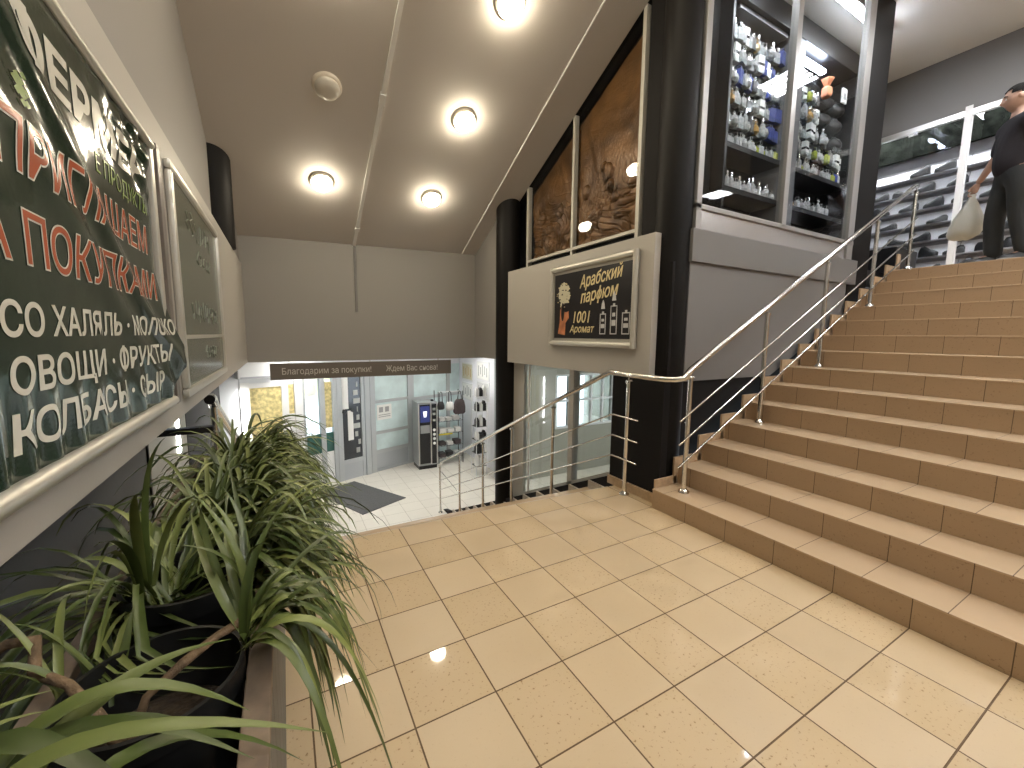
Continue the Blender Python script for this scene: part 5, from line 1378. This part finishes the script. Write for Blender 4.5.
D = V((-0.60, 0.80, 0)).normalized(); R_ = V((D.y, -D.x, 0))     # facing; the man's right hand side
O = V((PX, PY, Z_TOP))
def bp(r, f, z): return O + R_ * r + D * f + V((0, 0, z))
J = {}
J['pelvis'] = bp(0, 0, 0.93); J['belly'] = bp(0, 0.03, 1.08); J['chest'] = bp(0, 0.02, 1.28); J['upper'] = bp(0, 0, 1.42); J['neck'] = bp(0, 0.01, 1.52); J['skull'] = bp(0, 0.035, 1.64)
J['rsh'] = bp(0.19, 0, 1.42); J['rel'] = bp(0.34, 0.02, 1.17); J['rwr'] = bp(0.41, 0.11, 0.95)
J['lsh'] = bp(-0.19, 0, 1.42); J['lel'] = bp(-0.33, -0.10, 1.16); J['lwr'] = bp(-0.38, -0.06, 0.92)
J['rhip'] = bp(0.10, 0, 0.88); J['rkn'] = bp(0.12, 0.06, 0.49); J['ran'] = bp(0.12, 0.02, 0.09); J['rto'] = bp(0.13, 0.17, 0.03)
J['lhip'] = bp(-0.10, 0, 0.88); J['lkn'] = bp(-0.11, -0.02, 0.49); J['lan'] = bp(-0.11, -0.12, 0.09); J['lto'] = bp(-0.12, 0.03, 0.03)
names = list(J); ix = {n: i for i, n in enumerate(names)}
bones = [('pelvis', 'belly'), ('belly', 'chest'), ('chest', 'upper'), ('upper', 'neck'), ('neck', 'skull'), ('upper', 'rsh'), ('rsh', 'rel'), ('rel', 'rwr'), ('upper', 'lsh'), ('lsh', 'lel'), ('lel', 'lwr'),
         ('pelvis', 'rhip'), ('rhip', 'rkn'), ('rkn', 'ran'), ('ran', 'rto'), ('pelvis', 'lhip'), ('lhip', 'lkn'), ('lkn', 'lan'), ('lan', 'lto')]
rad = {'pelvis': (.15, .12), 'belly': (.155, .13), 'chest': (.165, .125), 'upper': (.12, .10), 'neck': .058, 'skull': .065, 'rsh': .07, 'rel': .045, 'rwr': .029, 'lsh': .07, 'lel': .045, 'lwr': .029,
       'rhip': .092, 'rkn': .062, 'ran': .034, 'rto': .022, 'lhip': .092, 'lkn': .062, 'lan': .034, 'lto': .022}
bv, bf = skin_mesh([J[n] for n in names], [(ix[a], ix[c]) for a, c in bones], [rad[n] for n in names], ix['pelvis'])
# head turned a little further to the man's right
HD = (D * 0.93 + R_ * 0.25 + V((0, 0, -0.10))).normalized(); HR = HD.cross(V((0, 0, 1))).normalized(); HU = HR.cross(HD).normalized()
HC = bp(0, 0.05, 1.675)
HS = 1.13
def head_shell(scale=1.0, hair=False):
    vs, fs = [], []; nu, nv = 40, 30
    for j in range(nv + 1):
        ph = PI * j / nv
        for i in range(nu):
            th = 2 * PI * i / nu
            f, r, u = math.sin(ph) * math.cos(th), math.sin(ph) * math.sin(th), math.cos(ph)
            a = 0.098 if f > 0 else 0.105; wdt = 0.077; hh = 0.122
            if u < 0: wdt *= 1 - 0.28 * (-u) ** 1.5; a *= 1 - 0.12 * (-u)
            x, y, z = a * f, wdt * r, hh * u
            if not hair and f > 0.2:
                g = lambda cy, cz, sy, sz: math.exp(-((y - cy) / sy) ** 2 - ((z - cz) / sz) ** 2)
                x += 0.026 * g(0, -0.018, 0.012, 0.020) + 0.010 * g(0, 0.012, 0.010, 0.03)      # nose
                x += 0.006 * g(0.028, 0.030, 0.022, 0.010) + 0.006 * g(-0.028, 0.030, 0.022, 0.010)      # brows
                x -= 0.010 * g(0.030, 0.010, 0.014, 0.011) + 0.010 * g(-0.030, 0.010, 0.014, 0.011)      # eye sockets
                x += 0.007 * g(0, -0.056, 0.022, 0.007) - 0.004 * g(0, -0.064, 0.02, 0.004) + 0.006 * g(0, -0.072, 0.02, 0.007)  # lips
                x += 0.010 * g(0, -0.100, 0.024, 0.018)      # chin
            vs.append(HC + (HD * x + HR * y + HU * z) * (scale * HS))
    for j in range(nv):
        for i in range(nu): fs.append((j * nu + i, j * nu + (i + 1) % nu, (j + 1) * nu + (i + 1) % nu, (j + 1) * nu + i))
    return vs, fs
def addto(vs, fs, v2, f2):
    o = len(vs); return vs + list(v2), fs + [tuple(i + o for i in f) for f in f2]
hv, hf = head_shell(); bv, bf = addto(bv, bf, hv, hf)
for s in (-1, 1):     # ears
    e = MB(); c = HC + HR * (0.076 * s * HS) - HD * 0.008; n = 10
    e.lathe([(0.004, -0.008), (0.028, -0.004), (0.030, 0.004), (0.018, 0.010), (0.004, 0.010)], c, 14, axis=HR * s - HD * 0.4, cap=True)
    bv, bf = addto(bv, bf, e.v, e.f)
def hand(wr, down, palm_n, thumb_side, curl):
    """a palm, four unequal curled fingers and a thumb, hung from the wrist"""
    vs, fs = [], []
    down = down.normalized(); side = thumb_side.normalized(); pn = palm_n.normalized()
    e = MB(); e.tube([wr, wr + down * 0.03, wr + down * 0.07, wr + down * 0.095], [0.028, 0.034, 0.038, 0.034], 12)
    e.v = [p - pn * (p - wr).dot(pn) * 0.35 for p in e.v]
    vs, fs = addto(vs, fs, e.v, e.f)
    for k, (o_, L) in enumerate(((0.028, 0.075), (0.010, 0.085), (-0.010, 0.080), (-0.028, 0.062))):
        p = wr + down * 0.088 + side * o_; d = down.copy(); pts = [p.copy()]
        for q in (0.42, 0.33, 0.25):
            p = p + d * L * q; pts.append(p.copy()); d = (d * math.cos(curl) + pn * math.sin(curl)).normalized()
        e = MB(); e.tube(pts, [0.0100, 0.0095, 0.0088, 0.0075], 8); vs, fs = addto(vs, fs, e.v, e.f)
    p = wr + down * 0.030 + side * 0.028; d = (down * 0.7 + side * 0.6 + pn * 0.35).normalized(); pts = [p.copy()]
    for q in (0.035, 0.028, 0.022):
        p = p + d * q; pts.append(p.copy()); d = (d + pn * 0.45 - side * 0.25).normalized()
    e = MB(); e.tube(pts, [0.013, 0.012, 0.0105, 0.0085], 8); vs, fs = addto(vs, fs, e.v, e.f)
    return vs, fs
rdown = (J['rwr'] - J['rel']).normalized(); ldown = (J['lwr'] - J['lel']).normalized()
v2, f2 = hand(J['rwr'], (rdown + V((0, 0, -0.6))).normalized(), -R_, D, 1.05); bv, bf = addto(bv, bf, v2, f2)
v2, f2 = hand(J['lwr'], ldown, R_, D, 0.45); bv, bf = addto(bv, bf, v2, f2)
bv, bf = remesh(bv, bf, 0.006, 3)
b = MB(); b.add(bv, bf); body = b.build('body', 'skin', man, smooth=True)
# eyes and brows
b = MB()
for s in (-1, 1): b.lathe([(0.001, -0.004), (0.010, 0.0), (0.008, 0.005), (0.001, 0.008)], HC + HD * 0.083 * HS + HR * 0.034 * s + HU * 0.010, 10, axis=HD)
b.build('eye', 'paper', man, smooth=True)
b = MB()
for s in (-1, 1): b.tube([HC + HD * 0.105 + HR * 0.013 * s + HU * 0.034, HC + HD * 0.104 + HR * 0.034 * s + HU * 0.040, HC + HD * 0.089 + HR * 0.054 * s + HU * 0.034], [0.004, 0.005, 0.003], 6)
b.build('eyebrow', 'hair', man)
# hair: short cap on the upper and rear skull
v2, f2 = head_shell(1.07, True)
keep = []
for f in f2:
    c = sum((v2[i] for i in f), V()) / 4 - HC
    u, x = c.dot(HU), c.dot(HD)
    u /= HS; x /= HS
    if u > 0.072 or (u > 0.045 and x < 0.055) or (x < 0.0 and u > 0.0) or (x < -0.045 and u > -0.05): keep.append(f)
b = MB(); b.add(v2, keep); b.build('hair', 'hair', man, smooth=True)
# shirt
sn = ['pelvis', 'belly', 'chest', 'upper', 'neck', 'rsh', 'rel', 'lsh', 'lel']; si_ = {n: i for i, n in enumerate(sn)}
sj = [J[n].copy() for n in sn]; sj[0] = bp(0, 0.01, 0.84); sj[4] = bp(0, 0.0, 1.475)
sj[si_['rel']] = J['rsh'].lerp(J['rel'], 0.97); sj[si_['lel']] = J['lsh'].lerp(J['lel'], 0.97)
sr = [(.178, .150), (.190, .168), (.190, .150), (.140, .118), .070, .092, .070, .092, .070]
v2, f2 = skin_mesh(sj, [(0, 1), (1, 2), (2, 3), (3, 4), (3, 5), (5, 6), (3, 7), (7, 8)], sr, 0)
v2, f2 = remesh(v2, f2, 0.012, 3)
b = MB(); b.add(v2, f2); b.build('shirt', 'shirt', man, smooth=True)
# trousers
tn = [bp(0, 0, 1.02), J['pelvis'], J['rhip'], J['rkn'], J['ran'] + V((0, 0, -0.055)), J['lhip'], J['lkn'], J['lan'] + V((0, 0, -0.055))]
v2, f2 = skin_mesh(tn, [(0, 1), (1, 2), (2, 3), (3, 4), (1, 5), (5, 6), (6, 7)], [(.165, .14), (.165, .14), .118, .090, .078, .118, .090, .078], 1)
v2, f2 = remesh(v2, f2, 0.012, 3)
b = MB(); b.add(v2, f2); b.build('trousers', 'trousers', man, smooth=True)
for an, to in (('ran', 'rto'), ('lan', 'lto')):
    d = (J[to] - J[an]); d.z = 0; d.normalize(); s = MB(); src = shoe(0.30)
    c = V((J[an].x, J[an].y, Z_TOP + 0.001)) + d * 0.07; a = math.atan2(d.y, d.x)
    s.v = [c + V((p.x * math.cos(a) - p.y * 1.15 * math.sin(a), p.x * math.sin(a) + p.y * 1.15 * math.cos(a), p.z * 1.1)) for p in src.v]; s.f = src.f; s.m = src.m
    s.build('shoe', ['shoeb', 'solew'], man, smooth=True)
# carrier bag
hp = J['rwr'] + (rdown + V((0, 0, -0.6))).normalized() * 0.115 - R_ * 0.02
pb = thing('carrier_bag', 'full white plastic carrier bag hanging from the man in black', 'bag', (hp.x, hp.y, hp.z - 0.50))
rings = [(0.0, 0.02, 0.02, 0.0), (0.05, 0.035, 0.03, 0.0), (0.14, 0.075, 0.06, 0.01), (0.24, 0.125, 0.085, 0.02), (0.34, 0.155, 0.10, 0.03), (0.42, 0.16, 0.10, 0.035), (0.47, 0.14, 0.085, 0.035), (0.495, 0.09, 0.05, 0.03), (0.50, 0.02, 0.01, 0.03)]
bd = V((0.25, 0.97, 0)).normalized(); bn = V((-bd.y, bd.x, 0)); n = 28; vs, fs = [], []
rnd = random.Random(4)
for (h, a, c, sft) in rings:
    for i in range(n):
        th = 2 * PI * i / n; q = 1 + 0.06 * math.sin(5 * th + 8 * h) + 0.03 * math.sin(11 * th - 14 * h)
        vs.append(hp + bd * (a * math.cos(th) * q + sft) + bn * (c * math.sin(th) * q) - V((0, 0, h + 0.015 * math.sin(3 * th) * (h > 0.1))))
for j in range(len(rings) - 1):
    for i in range(n): fs.append((j * n + i, j * n + (i + 1) % n, (j + 1) * n + (i + 1) % n, (j + 1) * n + i))
fs += [tuple(range(n)), tuple(range((len(rings) - 1) * n, len(rings) * n))[::-1]]
b = MB(); b.add(vs, fs); b.build('bag_body', 'polybag', pb, smooth=True)
b = MB(); b.tube([hp - V((0, 0, 0.03)) + D * 0.02, hp + V((0, 0, 0.02)) + D * 0.03, hp + V((0, 0, 0.035)), hp + V((0, 0, 0.02)) - D * 0.03, hp - V((0, 0, 0.03)) - D * 0.02], 0.006, 6); b.build('handle', 'polybag', pb)
